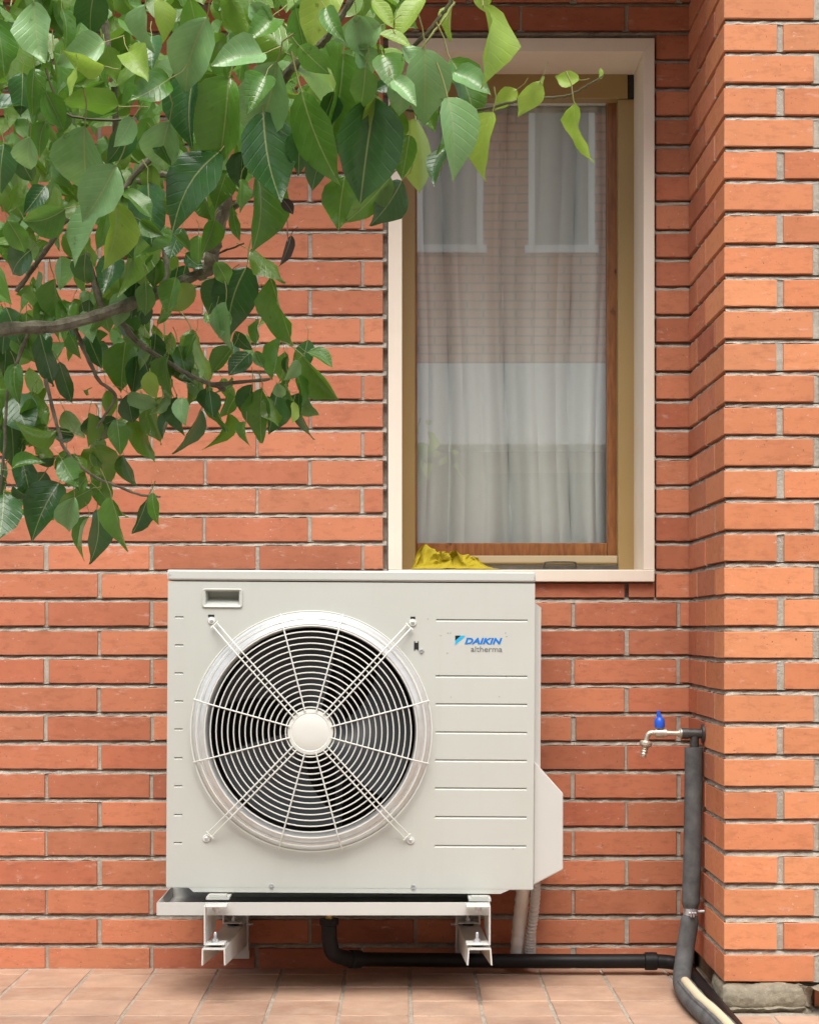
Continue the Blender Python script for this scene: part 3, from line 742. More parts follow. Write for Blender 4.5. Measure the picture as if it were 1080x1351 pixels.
# printed badge
def poly_part(name, mat, pts, dy):
    m = MB(); m.add([(ux(x), UY - dy, uz(y)) for x, y in pts], [tuple(range(len(pts)))]); return m.build(name, mat, hp)
bp = lambda x, y: (590 + x / 12, 820 + y / 12)
poly_part('badge_emblem', M['ink_black'], [bp(98, 213), bp(186, 213), bp(98, 294)], .0007)
poly_part('badge_emblem', M['ink_cyan'], [bp(190, 215), bp(264, 215), bp(98, 366), bp(98, 300)], .0007)
dg = bpy.context.evaluated_depsgraph_get
def text_part(name, txt, mat, x0, x1, ybase, ytop, shear, off, space=1.0, ref='H'):
    def mk(body):
        cu = bpy.data.curves.new(name, 'FONT'); cu.body = body; cu.shear = shear; cu.offset = off; cu.space_character = space; cu.resolution_u = 4
        o = bpy.data.objects.new(name, cu); col.objects.link(o); bpy.context.view_layer.update()
        me = bpy.data.meshes.new_from_object(o.evaluated_get(dg())); bpy.data.objects.remove(o); return me
    hm = mk(ref); hr_ = max(v.co.y for v in hm.vertices); me = mk(txt)
    xa = min(v.co.x for v in me.vertices); xb = max(v.co.x for v in me.vertices)
    sx = (x1 - x0) / (xb - xa); sz = (ytop - ybase) / hr_
    for v in me.vertices: v.co = Vector((x0 + (v.co.x - xa) * sx, UY - .0007, ybase + v.co.y * sz))
    me.materials.clear(); me.materials.append(mat); o = link(name, me, hp); return o
text_part('badge_lettering', 'DAIKIN', M['ink_blue'], ux(610.6), ux(660.3), uz(848.6), uz(840.6), .28, .045, 1.04)
text_part('badge_lettering', 'altherma', M['ink_grey'], ux(619), ux(660.4), uz(859), uz(854.2), 0, .004, 1.0, 'x')
# side panel and service cover on the right side
m = MB(); m.prism([(Rr + .0008, uz(793)), (ux(712.5), uz(800)), (ux(713), uz(1160)), (Rr + .0008, uz(1168))], UY + .03, UB - .01); m.build('side_panel', M['cover'], hp)
m = MB(); m.prism([(Rr + .0008, uz(1003)), (ux(742.5), uz(1046)), (ux(743), uz(1147)), (ux(706), uz(1166.5)), (Rr + .0008, uz(1168))], UY + .012, UB - .02); so = m.build('service_cover', M['cover'], hp)
bv = so.modifiers.new('bevel', 'BEVEL'); bv.width = .003; bv.segments = 2
# feet
for (a, b_) in ((275, 305), (617, 646)):
    m = MB(); m.box(ux(a), ux(b_), UY - .055, UB + .02, uz(1184), uz(1181), 0, 0); m.box(ux(a) + .006, ux(b_) - .006, UY - .055, UY - .03, uz(1181) + .0002, uz(1180) + .004, 0, 0)
    m.box(ux(a) + .004, ux(b_) - .004, UY + .02, UB - .01, uz(1181) + .0002, uz(1173)); m.build('foot', M['casing'], hp)
hp.rotation_euler = (0, R(.35), 0)

# ------------------------------------------------------------------ wall brackets, drip tray
TYR = -.435
def bracket(px, sg, label):
    """px: centre of the front opening of the arm; sg = +1: the right-hand one"""
    YA = -.50
    root = thing('wall_bracket', label, 'bracket', (P(px, 1250, YA).x, -.02, .10), 'brackets under the heat pump')
    ax = lambda a: (a - VX) / F * (YA + CD); az = lambda a: CH + (VY - a) / F * (YA + CD)
    X0, X1, Z0, Z1 = ax(px - 15.3), ax(px + 15.3), az(1274), az(1252); t = .0032; fl = .001 if sg < 0 else .0025
    zb = .012                      # arm dips a little towards the wall
    yw = -.012
    m = MB()
    def plate(a, b_, c, d): # quad pulled to a thin plate is done by the caller
        m.add([a, b_, c, d], [(0, 1, 2, 3)])
    # inverted U arm: top plate and two side plates that deepen towards the wall
    def slab(c8): m.add(c8, [(0,3,2,1),(4,5,6,7),(0,1,5,4),(1,2,6,5),(2,3,7,6),(3,0,4,7)])
    sk = .010 * (-sg)
    slab([(X0+.003, YA, Z1-t), (X1-.003, YA, Z1-t), (X1-.003+sk, yw, Z1-t-zb), (X0+.003+sk, yw, Z1-t-zb), (X0+.003, YA, Z1), (X1-.003, YA, Z1), (X1-.003+sk, yw, Z1-zb), (X0+.003+sk, yw, Z1-zb)])
    for xo in (X0, X1 - t):
        f2 = -fl if xo == X0 else fl
        slab([(xo+f2, YA, Z0), (xo+t+f2, YA, Z0), (xo+t+sk, yw, Z0-.036), (xo+sk, yw, Z0-.036), (xo, YA, Z1-.001), (xo+t, YA, Z1-.001), (xo+t+sk, yw, Z1-zb-.001), (xo+sk, yw, Z1-zb-.001)])
    m.build('arm', M['bracket'], root)
    # wall post
    m = MB(); pxa, pxb = X0 + sk - .004, X1 + sk + .004
    m.box(pxa, pxb, -.011, -.006, Z0 - .07, az(1195)); m.box(pxb - .0035, pxb, -.050, -.0115, Z0 - .045, az(1195)); m.box(pxa, pxa + .0035, -.050, -.0115, Z0 - .045, az(1195))
    m.build('wall_plate', M['bracket'], root)
    # C-shaped risers: front one and rear one
    for (ya, yb) in ((YA + .012, YA + .058), (-.13, -.085)):
        zr, zt_ = Z1 + .0052, uz(1184.6) - .0008 if ya > -.3 else uz(1184.6) - .0008
        c0, c1 = X0 + .003 + (sk * .8 if ya > -.3 else 0), X1 + .002 + (sk * .8 if ya > -.3 else 0)
        if sg > 0: c0, c1 = X0 - .003 + (sk * .8 if ya > -.3 else 0), X1 - .001 + (sk * .8 if ya > -.3 else 0)
        if ya > -.3: zr -= .008
        wx = c0 if sg < 0 else c1 - t
        m = MB(); m.box(wx, wx + t, ya, yb, zr, zt_, 0, .0008)
        a_, b_ = (c0 + t + .0003, c1) if sg < 0 else (c0, c1 - t - .0003)
        m.box(a_, b_, ya, yb, zt_ - t, zt_, 0, .0008); m.box(a_, b_ - (.004 if sg < 0 else 0), ya, yb, zr, zr + t, 0, .0008)
        if ya < -.3: m.box(wx, wx + t, yb + .0003, yb + .20, zr, min(zt_, .83 - 376 * (TYR + CD) / F - .002), 0, .0008)
        m.build('riser', M['bracket'], root)
        xm = (c0 + c1) / 2 - .002; ym = (ya + yb) / 2
        m = MB(); m.lathe((xm, ym, Z1 + (.0006 if ya < -.3 else -.0085)), (0, 0, 1), [(.0001, 0), (.013, 0), (.0145, .002), (.013, .0045), (.0001, .0045)], 20); m.build('rubber_pad', M['rubber'], root, True)
        m = MB(); m.lathe((xm, ym, zr + t), (0, 0, 1), [(.0095, 0), (.0095, .0015), (.0068, .0016), (.0068, .0078), (.0036, .008), (.0036, .021), (.0025, .0225), (.0001, .0225)], 10); m.build('bolt', M['zinc'], root, True)
        m = MB(); m.lathe((xm + .002, ym, zt_ - t), (0, 0, -1), [(.0100, 0), (.0100, .0018), (.0085, .002), (.0078, .0095), (.0045, .0096), (.0045, .0145), (.0001, .0145)], 10); m.build('bolt', M['zinc'], root, True)
    for zz in (az(1236), az(1251)):
        xs_ = pxb if sg < 0 else pxa
        m = MB(); m.lathe((xs_ + (.0002 if sg < 0 else -.0002), -.03, zz - .02), (-sg, 0, 0), [(.0065, 0), (.0062, .004), (.0035, .0045), (.0035, .011), (.0001, .0112)], 10); m.build('bolt', M['zinc'], root, True)
    return root
bracket(281.5, -1, 'white steel wall bracket under the fan, beside the open tray end')
bracket(632.5, 1, 'white steel wall bracket under the heat pump, beside the taped white pipe')
# drip tray between the risers
TY = -.435; TB = -.150
tx = lambda a: (a - VX) / F * (TY + CD); tz = lambda a: CH + (VY - a) / F * (TY + CD)
tr = thing('drip_tray', 'long shallow ivory drip tray hanging under the heat pump', 'tray', (tx(430), TY, tz(1208)))
x0, x1, z0, z1 = tx(206.5), tx(646), tz(1208), tz(1191.5); t_ = .0016
m = MB(); m.box(x0, x1, TY + t_, TB - t_, z0, z0 + t_); m.build('tray_floor', M['tray'], tr)
m = MB(); m.box(x0, x1, TY, TY + t_ - .0001, z0, z1, 0, 0); m.box(x0, x1, TY + t_, TY + .008, z1 - t_, z1); m.build('tray_front', M['tray'], tr)
m = MB(); m.box(x0, x1, TB - t_ + .0001, TB, z0, z1 + .003); m.build('tray_back', M['tray'], tr)
for xa in (x0, x1 - t_):
    m = MB(); m.box(xa, xa + t_, TY + t_ + .0001, TB - t_ - .0001, z0 + t_ + .0001, z1); m.build('tray_end', M['tray'], tr)
# brass spigot + black drain pipe
dx = P(434, 1215, -.30).x; zt_ = z0
m = MB(); m.lathe((dx, -.30, zt_ - .001), (0, 0, -1), [(.0001, 0), (.011, 0), (.011, .004), (.0085, .0045), (.0085, .034), (.0001, .034)], 16); m.build('spigot', M['yellow_brass'], tr, True)
dp = thing('drain_pipe', 'black plastic drain pipe running from the drip tray along the wall foot', 'pipe', (dx, -.06, 0))
pr = .0172
m = MB(); zb_ = .066
pth = smooth_path([(dx, -.30, zt_ - .0285), (dx, -.30, zt_ - .055), (dx + .001, -.297, zb_ + .052), (dx + .010, -.287, zb_ + .018), (dx + .045, -.25, zb_ - .001)], 6)
m.tube(pth, [pr + .004] * 3 + [pr + .001] * (len(pth) - 3), 18); m.build('elbow', M['black_pipe'], dp, True)
m = MB(); m.lathe((dx, -.30, zt_ - .028), (0, 0, -1), [(.0001, 0), (.0215, 0), (.0225, .003), (.0225, .013), (.0205, .0145), (.018, .016)], 24); m.build('collar', M['black_pipe'], dp, True)
BXP = .6815
pth = smooth_path([(dx + .035, -.258, zb_), (dx + .09, -.215, .058), (dx + .17, -.155, .047), (dx + .28, -.110, .038), (.25, -.100, .035), (.45, -.100, .034), (.60, -.100, .034), (.652, -.105, .031), (BXP, -.14, .026), (BXP, -.2, .021), (BXP, -.5, .019), (BXP, -.95, .019), (BXP + .01, -1.4, .019)], 8)
m = MB(); m.tube(pth, pr, 20); m.build('pipe_run', M['black_pipe'], dp, True)
for (c, ax_) in (((dx + .058, -.240, .0630), (.76, .62, -.12)), ((.60, -.100, .034), (1, 0, 0))):
    m = MB(); m.lathe(c, ax_, [(pr, -.016), (pr + .0042, -.014), (pr + .0048, 0), (pr + .0042, .014), (pr, .016)], 24); m.build('collar', M['black_pipe'], dp, True)
# taped line set and corrugated conduit below the service cover
wp = MB(); pts = [(P(687, 1150, -.15)), P(689.5, 1172, -.13), P(687, 1200, -.075), P(684, 1230, -.055), P(682, 1258, -.047), P(681, 1275, -.047)]
pts[-1].z = .012
sp_ = smooth_path(pts, 12); rgs = random.Random(8)
wp.tube(sp_, [.0170 + .0006 * math.sin(i * 1.1) + rgs.uniform(-.0006, .0006) for i in range(len(sp_))], 20)
wo_ = wp.build('taped_pipe', M['wrap'], None, True); tag(wo_, 'pipe wrapped in wrinkled white tape, coming down beside the corrugated conduit', 'pipe')
cp = MB(); pts = [P(707, 1150, -.150), P(706.5, 1172, -.145), P(704, 1205, -.095), P(699.5, 1235, -.072), P(697, 1258, -.064), P(696, 1275, -.064)]
pts[-1].z = .012
sp_ = smooth_path(pts, 24); cp.tube(sp_, [.0122 if (i // 2) % 2 else .0080 for i in range(len(sp_))], 16)
cpo = cp.build('corrugated_conduit', M['conduit'], None, True); tag(cpo, 'thin grey corrugated conduit hanging beside the white taped pipe', 'conduit')
cp = MB(); cp.tube([P(704, 1215, -.06), P(704, 1262, -.06)], .005, 8); cpo = cp.build('white_conduit', M['clear'], None, True); tag(cpo, 'thin plain white tube behind the corrugated conduit', 'pipe')

# ------------------------------------------------------------------ tap and insulated riser pipe on the pier's side
TYY = -.245
tp_ = lambda a, b_, dy=0: P(a, b_, TYY + dy)
ft = lambda cx, cy: (830 + cx / 7.714, 920 + cy / 7.714)
tap = thing('garden_tap', 'nickel garden tap with blue lever handle on the insulated pipe', 'tap', tp_(*ft(540, 370)))
m = MB(); c = tp_(*ft(318, 365)); sc7 = (TYY + CD) / F / 7.714
m.tube([tp_(*ft(530, 368)), tp_(*ft(262, 365))], 26 * sc7, 18)
m.lathe(tp_(*ft(375, 366)), (-1, 0, 0), [(.001, -.001), (46 * sc7, 0), (46 * sc7, 112 * sc7), (.001, 113 * sc7)], 18)
m.lathe(tp_(*ft(532, 368)), (-1, 0, 0), [(.001, 0), (52 * sc7, 0), (52 * sc7, 14 * sc7), (40 * sc7, 22 * sc7), (40 * sc7, 36 * sc7), (.001, 36*sc7)], 18)
m.lathe(tp_(*ft(320, 330)), (0, 0, 1), [(26 * sc7, -10 * sc7), (24 * sc7, 38 * sc7), (.001, 38 * sc7)], 14)
m.build('tap_body', M['nickel'], tap, True)
m = MB(); pts = smooth_path([tp_(*ft(275, 362)), tp_(*ft(225, 362)), tp_(*ft(195, 375)), tp_(*ft(178, 405)), tp_(*ft(170, 450))], 6); m.tube(pts, [27 * sc7] * len(pts), 16)
d_ = (tp_(*ft(140, 610)) - tp_(*ft(172, 440))).normalized()
m.lathe(tp_(*ft(172, 440)), d_, [(.001, 0), (50 * sc7, 4 * sc7), (64 * sc7, 20 * sc7), (64 * sc7, 48 * sc7), (44 * sc7, 68 * sc7), (30 * sc7, 72 * sc7), (36 * sc7, 84*sc7), (29 * sc7, 98 * sc7), (36 * sc7, 112 * sc7), (29 * sc7, 126 * sc7), (35 * sc7, 140 * sc7), (28 * sc7, 156 * sc7), (34 * sc7, 160 * sc7), (28*sc7, 172*sc7), (18 * sc7, 172 * sc7)], 14)
m.build('spout', M['nickel'], tap, True)
m = MB(); m.lathe(tp_(*ft(310, 310)), (-.06, 0, 1), [(.001, 0), (50 * sc7, 0), (54 * sc7, 30 * sc7), (52 * sc7, 70 * sc7), (40 * sc7, 98 * sc7), (22 * sc7, 112 * sc7), (.001, 114 * sc7)], 20)
m.tube([tp_(*ft(308, 215)), tp_(*ft(300, 180)), tp_(*ft(290, 140))], [27 * sc7, 22 * sc7, 19 * sc7], 8)
m.build('lever', M['blue'], tap, True)
m = MB(); m.tube([tp_(*ft(530, 370)), tp_(*ft(600, 370))], 58 * sc7, 20); m.tube([tp_(*ft(602, 370)), tp_(*ft(745, 370))], 50 * sc7, 20)
m.tube([tp_(*ft(662, 380)), tp_(*ft(662, 520))], 45 * sc7, 18); m.lathe((PX - .0005, TYY, tp_(0, ft(0, 370)[1]).z), (-1, 0, 0), [(.001, 0), (96 * sc7, 0), (96 * sc7, 22 * sc7), (80 * sc7, 26 * sc7), (.001, 27 * sc7)], 28)
m.build('elbow_fitting', M['gun'], tap, True)
for dz in (-.011, .011):
    m = MB(); m.lathe((PX - .0036, TYY - .004, tp_(0, ft(0, 370)[1]).z - .008 + dz * .1 ), (-1, 0, 0), [(.001, 0), (.003, .0002), (.0028, .003), (.001, .0032)], 10)
m.build('screw', M['zinc'], tap, True)
ip = thing('insulated_pipe', 'vertical pipe in grey foam insulation below the garden tap, split open at the floor', 'pipe', (.66, -.3, 0))
FR = .0212; GX = .636
pts = [tp_(914.5, 986), tp_(914.5, 1030), tp_(913.5, 1090), tp_(912.5, 1150), tp_(911, 1185), tp_(910.5, 1203), tp_(908, 1225), tp_(903.5, 1252), Vector((.655, -.262, .058)), Vector((.648, -.285, .034)), Vector((GX + .004, -.345, .0225)), Vector((GX - .002, -.45, .0215)), Vector((GX, -.60, .0215)), Vector((GX + .012, -.8, .0215)), Vector((GX + .02, -1.2, .0215))]
sp_ = smooth_path(pts, 8); rr_ = []
for i, p in enumerate(sp_):
    s_ = FR
    if abs(p.z - tp_(0, 1203).z) < .02 and p.y > -.26: s_ = FR * (.66 + .34 * min(1, abs(p.z - tp_(0, 1203).z) / .02))
    rr_.append(s_)
m = MB(); m.tube(sp_, rr_, 22); m.build('foam_sleeve', M['foam'], ip, True)
m = MB(); core = smooth_path([(GX + .0085, -.325, .0300), (GX + .004, -.38, .0375), (GX + .002, -.45, .0405), (GX + .004, -.60, .0410), (GX + .016, -.8, .0405), (GX + .022, -1.2, .0400)], 8)
m.tube(core, [.002 + .0085 * min(1, i / 9) for i in range(len(core))], 14); m.build('inner_pipe', M['cream_pipe'], ip, True)
for sg in (-1, 1):   # lips of the split sleeve
    m = MB(); lp = [Vector((p.x + sg * (.0075 + .0055 * min(1, i / 8)), p.y, p.z - .0015 + .001 * math.sin(i))) for i, p in enumerate(core)]
    m.tube(lp, [.0045] * len(lp), 8); m.build('sleeve_lip', M['foam'], ip, True)
zc = tp_(0, 1203).z; cxp = tp_(910.5, 0).x
m = MB(); m.lathe((cxp, TYY, zc), (0, 0, 1), [(.0152, -.008), (.0172, -.008), (.0172, .008), (.0152, .008)], 24); m.build('clamp', M['zinc'], ip, True)
m = MB(); m.box(cxp - .004, cxp - .0015, TYY - .030, TYY - .0165, zc - .009, zc + .009); m.box(cxp + .002, cxp + .0045, TYY - .030, TYY - .0165, zc - .009, zc + .009); m.tube([(cxp - .008, TYY - .024, zc), (cxp + .009, TYY - .024, zc)], .0035, 8); m.build('clamp_screw', M['zinc'], ip)
m = MB(); m.tube([(cxp + .0165, TYY, zc), (PX + .001, TYY, zc)], .0045, 10); m.build('clamp_stud', M['zinc'], ip, True)

# ------------------------------------------------------------------ house across the yard, seen in the window's reflection
OY = -10.0
oh = thing('opposite_house', 'two storey brick house across the yard with white balcony band and narrow windows', 'house', (0, OY - 2, -.03))
m = MB(); m.box(-8, 8.5, OY - 4, OY, 2.92, 5.5); m.build('brick_storey', M['far_brick'], oh)
m = MB(); m.box(-8, 8.5, OY - .02, OY + .55, 2.27, 2.90, 0, .01); m.build('balcony_band', M['plaster_white'], oh)
m = MB(); m.box(-8, 8.5, OY - 4, OY - .05, -.03, 2.915); m.build('ground_storey', M['soffit'], oh)
m = MB(); m.box(-8.4, 8.9, OY - 4.4, OY + .35, 5.52, 5.62); m.build('roof', M['plaster_white'], oh)
for gx in (-5.5, -2.4, .7, 3.8):
    m = MB(); m.box(gx, gx + 2.5, OY - .045, OY - .02, -.02, 2.1); m.build('garage_door', M['garage'], oh)
for wx in (-5.2, -4.25, -1.9, -.95, .12, 1.01, 3.4, 4.35):
    m = MB(); z0_, z1_ = 3.92, 5.2; x0_, x1_ = wx, wx + .53
    for bxs in ((x0_, x0_ + .05, z0_, z1_), (x1_ - .05, x1_, z0_, z1_), (x0_ + .051, x1_ - .051, z1_ - .05, z1_), (x0_ - .03, x1_ + .03, z0_ - .06, z0_ - .001)):
        m.box(bxs[0], bxs[1], OY + .003, OY + .04, bxs[2], bxs[3])
    wo2 = m.build('window', M['plaster_white'], oh)
    m = MB(); m.box(x0_ + .051, x1_ - .051, OY + .002, OY + .012, z0_, z1_ - .051); m.build('pane', M['far_pane'], wo2)

# ------------------------------------------------------------------ tree
TW = [0, .035, .11, .24, .40, .56, .71, .83, .93, 1.0]; WW = [.0, .095, .205, .305, .340, .315, .240, .140, .055, .002]
def leaf_mesh(k, tone):
    rng = random.Random(300 + k); fold = rng.uniform(.15, .9); bend = rng.uniform(-.1, .55) if k % 5 else rng.uniform(.45, .7)
    wav = rng.uniform(.01, .06); tw = rng.uniform(-.35, .35); asym = rng.uniform(-.05, .05); ph = rng.uniform(0, 6); sbend = rng.uniform(-.12, .12); curl = rng.uniform(-.25, .35)
    jit = [1 + rng.uniform(-.07, .07) for _ in range(40)]; slim = rng.uniform(.86, 1.08)
    m = MB(); vs = []; uvs = []; S = (-1, -.55, 0, .55, 1)
    for t, wd in zip(TW, WW):
        for s in S:
            x = s * wd * slim * (1 + asym * s) * (jit[int(t * 19) + (20 if s > 0 else 0)] if abs(s) == 1 else 1); a = tw * t
            zz = fold * abs(x) - bend * t * t * .8 + wav * math.sin(t * 11 + ph + s) * abs(s) - curl * x * x * 1.6
            xx = x * math.cos(fold * .6) ; y = t - .06 * bend * t
            vs.append((xx * math.cos(a) - zz * 0 + sbend * math.sin(t * 2.6), y, zz + xx * math.sin(a))); uvs.append((x + .5, t))
    n = len(S); fs = []
    for i in range(len(TW) - 1):
        for j in range(n - 1): fs.append((i*n+j, i*n+j+1, (i+1)*n+j+1, (i+1)*n+j))
    m.add(vs, fs, 0)
    nb = len(m.v); pl = rng.uniform(.28, .5); pb = rng.uniform(.05, .16)
    pts = [(0, .03, -.004), (0, -.08, .012), (rng.uniform(-.03, .03), -pl * .6, pb * .6), (rng.uniform(-.08, .08), -pl, pb * 1.3)]
    m.tube(pts, [.009, .010, .010, .013], 4, 1, False)
    me = bpy.data.meshes.new('leaf'); me.from_pydata(m.v, [], m.f)
    me.materials.append(M['leaf_' + tone]); me.materials.append(M['petiole'] if tone != 'b' else M['leaf_b']); me.polygons.foreach_set('material_index', m.m)
    ul = me.uv_layers.new(name='UVMap')
    for p in me.polygons:
        for li in p.loop_indices:
            vi = me.loops[li].vertex_index; ul.data[li].uv = uvs[vi] if vi < len(uvs) else (0.9, .5)
    me.polygons.foreach_set('use_smooth', [True] * len(me.polygons)); me.update(); return me
LM = {t: [leaf_mesh(k + 40 * i, t) for k in range(14)] for i, t in enumerate('dmlyb')}
tree = thing('pear_tree', 'leafy green pear tree branch reaching in front of the brick wall and window', 'tree', (-1.35, -2.15, -.03))
def leaf_matrix(bx_, by_, tx_, ty_, wpx, d, flip, rng):
    Y = d - CD; B = P(bx_, by_, Y); T = P(tx_, ty_, Y); u = T - B; Lp = u.length; wm = wpx * d / F
    Lp *= 1.02; wm *= 1.05; ratio = wm / max(Lp, 1e-5); Lt = Lp; wm *= 1.0; tilt = rng.uniform(-.25, .25)
    if ratio > .66: Lt = wm / .66; tilt = math.acos(max(.25, min(1, Lp / Lt))) * rng.choice((-1, 1, 1))
    u = u.normalized(); u3 = (u * math.cos(tilt) + Vector((0, 1, 0)) * math.sin(tilt)).normalized()
    phi = math.acos(max(.12, min(1, ratio / .66))) * rng.choice((-1, 1)) * .92
    side = Vector((0, -1, 0)).cross(u3)
    side = side.normalized() if side.length > 1e-4 else Vector((1, 0, 0))
    nrm = u3.cross(side).normalized()
    if nrm.y > 0: nrm = -nrm; side = -side
    s2 = side * math.cos(phi) + nrm * math.sin(phi); n2 = nrm * math.cos(phi) - side * math.sin(phi)
    if flip: s2 = -s2; n2 = -n2
    mt = Matrix((( s2.x, u3.x, n2.x), (s2.y, u3.y, n2.y), (s2.z, u3.z, n2.z)))
    if mt.determinant() < 0: mt = Matrix(((-s2.x, u3.x, n2.x), (-s2.y, u3.y, n2.y), (-s2.z, u3.z, n2.z)))
    M4 = (mt @ Matrix.Diagonal((Lt, Lt, Lt))).to_4x4(); M4.translation = B; return M4
# base x, base y, tip x, tip y, width (photo px), tone; u = underside seen
LEAVES = '''45 3 63 80 48 l|138 55 75 76 44 l|14 8 17 132 38 u|-5 25 11 94 28 m|125 -15 115 30 45 d|82 12 98 62 16 m|70 68 77 125 17 m|45 90 57 150 28 m|138 87 82 88 9 y|102 88 93 125 11 y
112 165 86 262 76 l|172 162 142 215 35 d|175 155 150 195 25 l|157 140 83 130 18 u|-10 145 47 138 25 d|273 22 237 115 70 l|303 102 258 225 80 m|257 95 242 191 52 d|224 158 205 226 54 l|224 103 180 137 46 m
200 47 203 87 36 d|170 68 190 105 42 y|192 5 185 65 30 l|208 -2 224 47 26 y|366 80 315 174 84 l|378 70 297 32 58 U|347 70 293 95 50 l|347 146 371 264 72 d|398 120 428 246 50 m|406 66 453 160 36 u
452 70 447 189 52 m|440 -26 412 60 58 y|502 33 440 56 38 l|494 128 476 264 86 d|455 230 447 300 46 m|515 232 463 300 32 m|530 238 492 298 32 d|560 64 567 162 62 l|594 78 642 160 52 m|590 128 620 226 54 l
650 147 620 231 38 y|548 155 550 252 50 Y|597 195 570 248 22 d|583 133 587 205 20 m|522 103 497 120 26 d|520 105 545 142 32 l|497 125 491 173 16 y|560 -2 512 46 30 y|490 0 520 36 24 y|500 45 543 62 18 y
637 6 662 109 28 y|597 5 582 48 13 y|626 -16 640 8 24 y|682 118 652 143 26 y|712 107 693 155 28 y|712 108 727 108 16 y|764 105 735 95 22 y|757 135 765 214 18 y|790 104 794 88 6 y
153 218 101 289 56 l|137 273 85 342 40 l|152 268 143 356 44 y|86 275 20 293 30 m|60 245 33 281 30 d|40 330 -2 360 36 d|113 335 100 379 38 d|72 368 80 432 34 m|150 340 140 391 40 d|178 348 158 396 40 u
42 375 55 421 14 u|190 300 174 396 46 u|195 240 193 326 46 d|290 200 215 286 62 d|267 253 281 293 18 m|318 236 325 278 14 m|338 222 346 330 30 m|308 280 310 318 16 m|325 352 303 439 58 d|300 368 262 416 42 d
285 345 301 376 26 m|330 330 376 372 30 u|356 364 388 452 18 m|352 380 345 431 30 u|185 290 215 311 20 m|230 310 250 331 16 m|245 335 266 351 20 d|258 378 210 401 30 Y|372 262 386 282 16 b|384 310 371 352 11 b
286 404 290 446 22 l|50 428 58 510 36 d|3 425 5 496 32 d|78 477 98 529 20 d|22 520 50 578 46 d|110 515 124 523 16 u|92 440 100 474 18 m|115 440 130 488 28 d|166 448 160 516 43 m|155 420 186 442 36 d
140 515 150 553 22 u|168 520 172 556 28 d|160 550 163 595 36 u|130 548 115 593 39 d|125 590 131 629 48 u|98 575 67 570 18 d|40 580 67 588 12 d|82 607 105 641 30 m|72 603 35 611 11 d|15 560 22 618 34 d
0 520 0 581 40 d|78 637 50 708 54 d|60 622 20 682 32 d|98 656 87 706 35 l|133 626 127 673 34 m|128 672 130 746 30 d|147 655 152 729 30 m|117 682 95 736 18 m|195 655 175 706 20 d|201 650 203 693 18 m
5 650 3 711 48 d|0 610 5 641 25 d|195 490 207 526 25 y|195 530 208 589 24 u|175 550 197 611 20 u|115 630 100 651 20 m|70 660 45 700 46 u|346 512 338 584 38 m|333 507 322 556 25 d|367 510 357 574 30 d
365 505 372 529 18 l|400 470 446 526 30 m|405 465 441 481 14 m|392 495 408 536 14 m|402 495 416 546 16 d|395 518 388 581 20 d|387 530 383 559 11 y|325 556 317 586 10 m|330 465 304 499 27 d|337 463 348 484 16 m
393 475 376 503 18 l|372 440 362 503 14 m|310 437 327 464 16 d|307 458 278 491 26 m|252 435 262 516 29 u|217 442 234 539 18 u|265 540 237 603 12 d|280 512 292 571 12 m|300 545 294 598 8 u|272 512 270 553 14 d
240 525 247 559 24 l|230 540 213 578 12 d|298 398 285 456 24 l|340 420 340 456 10 m|350 465 362 482 14 d|205 180 222 215 26 m|360 20 330 55 40 m|395 60 430 100 30 m|470 60 500 95 34 l|530 60 560 110 30 l
600 95 640 130 40 l|30 95 20 150 34 d|60 160 48 205 30 m|5 190 12 250 34 d|25 205 40 240 30 d|140 60 150 100 30 u|250 -5 255 28 40 m|300 -8 322 34 40 U|330 5 360 40 30 l|425 205 412 250 30 d|440 120 420 170 30 d|395 170 400 225 34 d|8 405 20 455 30 d|95 400 88 440 30 m|20 440 40 480 26 m|118 395 108 432 28 d|60 395 48 436 26 m|180 372 172 420 30 d|232 365 222 412 28 m|205 335 196 380 30 m|240 300 228 345 26 d|262 310 255 350 22 m|150 300 170 345 30 d|205 440 195 490 28 d|222 470 214 520 26 m|182 470 176 520 30 d|235 455 250 500 24 m|30 610 40 660 36 d|20 480 32 530 32 m|505 72 515 122 38 m|530 100 524 152 36 l|482 88 470 142 38 m|515 138 522 196 40 m|540 178 530 236 36 m|470 18 482 62 36 l|562 120 576 172 36 m|455 150 440 205 36 d|430 10 455 50 34 m|390 10 400 60 36 m|350 100 330 150 40 m|10 290 25 335 34 m|40 180 30 225 36 l|60 120 80 165 34 m|12 415 2 462 34 d|35 412 28 462 34 m|70 405 66 452 32 d|135 392 140 438 32 m|160 385 150 430 30 l|192 372 186 415 30 m|110 410 122 452 26 l|245 350 238 395 28 d|300 225 285 275 34 m|283 290 270 335 26 m|320 200 312 250 30 d'''
rng = random.Random(11); nleaf = 0
def put_leaf(mt, tone):
    global nleaf
    o = bpy.data.objects.new('leaf', rng.choice(LM[tone])); col.objects.link(o); o.parent = tree
    o.matrix_parent_inverse = rootmat(tree).inverted(); o.matrix_basis = mt; nleaf += 1; return o
for rec in LEAVES.replace('\n', '|').split('|'):
    f = rec.split(); bx_, by_, tx_, ty_, wp_ = map(float, f[:5]); tone = f[5]
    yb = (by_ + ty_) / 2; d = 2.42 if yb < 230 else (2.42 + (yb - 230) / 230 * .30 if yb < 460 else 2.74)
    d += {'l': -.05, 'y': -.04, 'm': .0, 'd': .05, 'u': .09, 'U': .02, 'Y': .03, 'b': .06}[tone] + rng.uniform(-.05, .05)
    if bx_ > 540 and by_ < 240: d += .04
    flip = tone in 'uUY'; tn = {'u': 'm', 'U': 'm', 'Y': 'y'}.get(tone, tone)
    put_leaf(leaf_matrix(bx_, by_, tx_, ty_, wp_, d, flip, rng), tn)
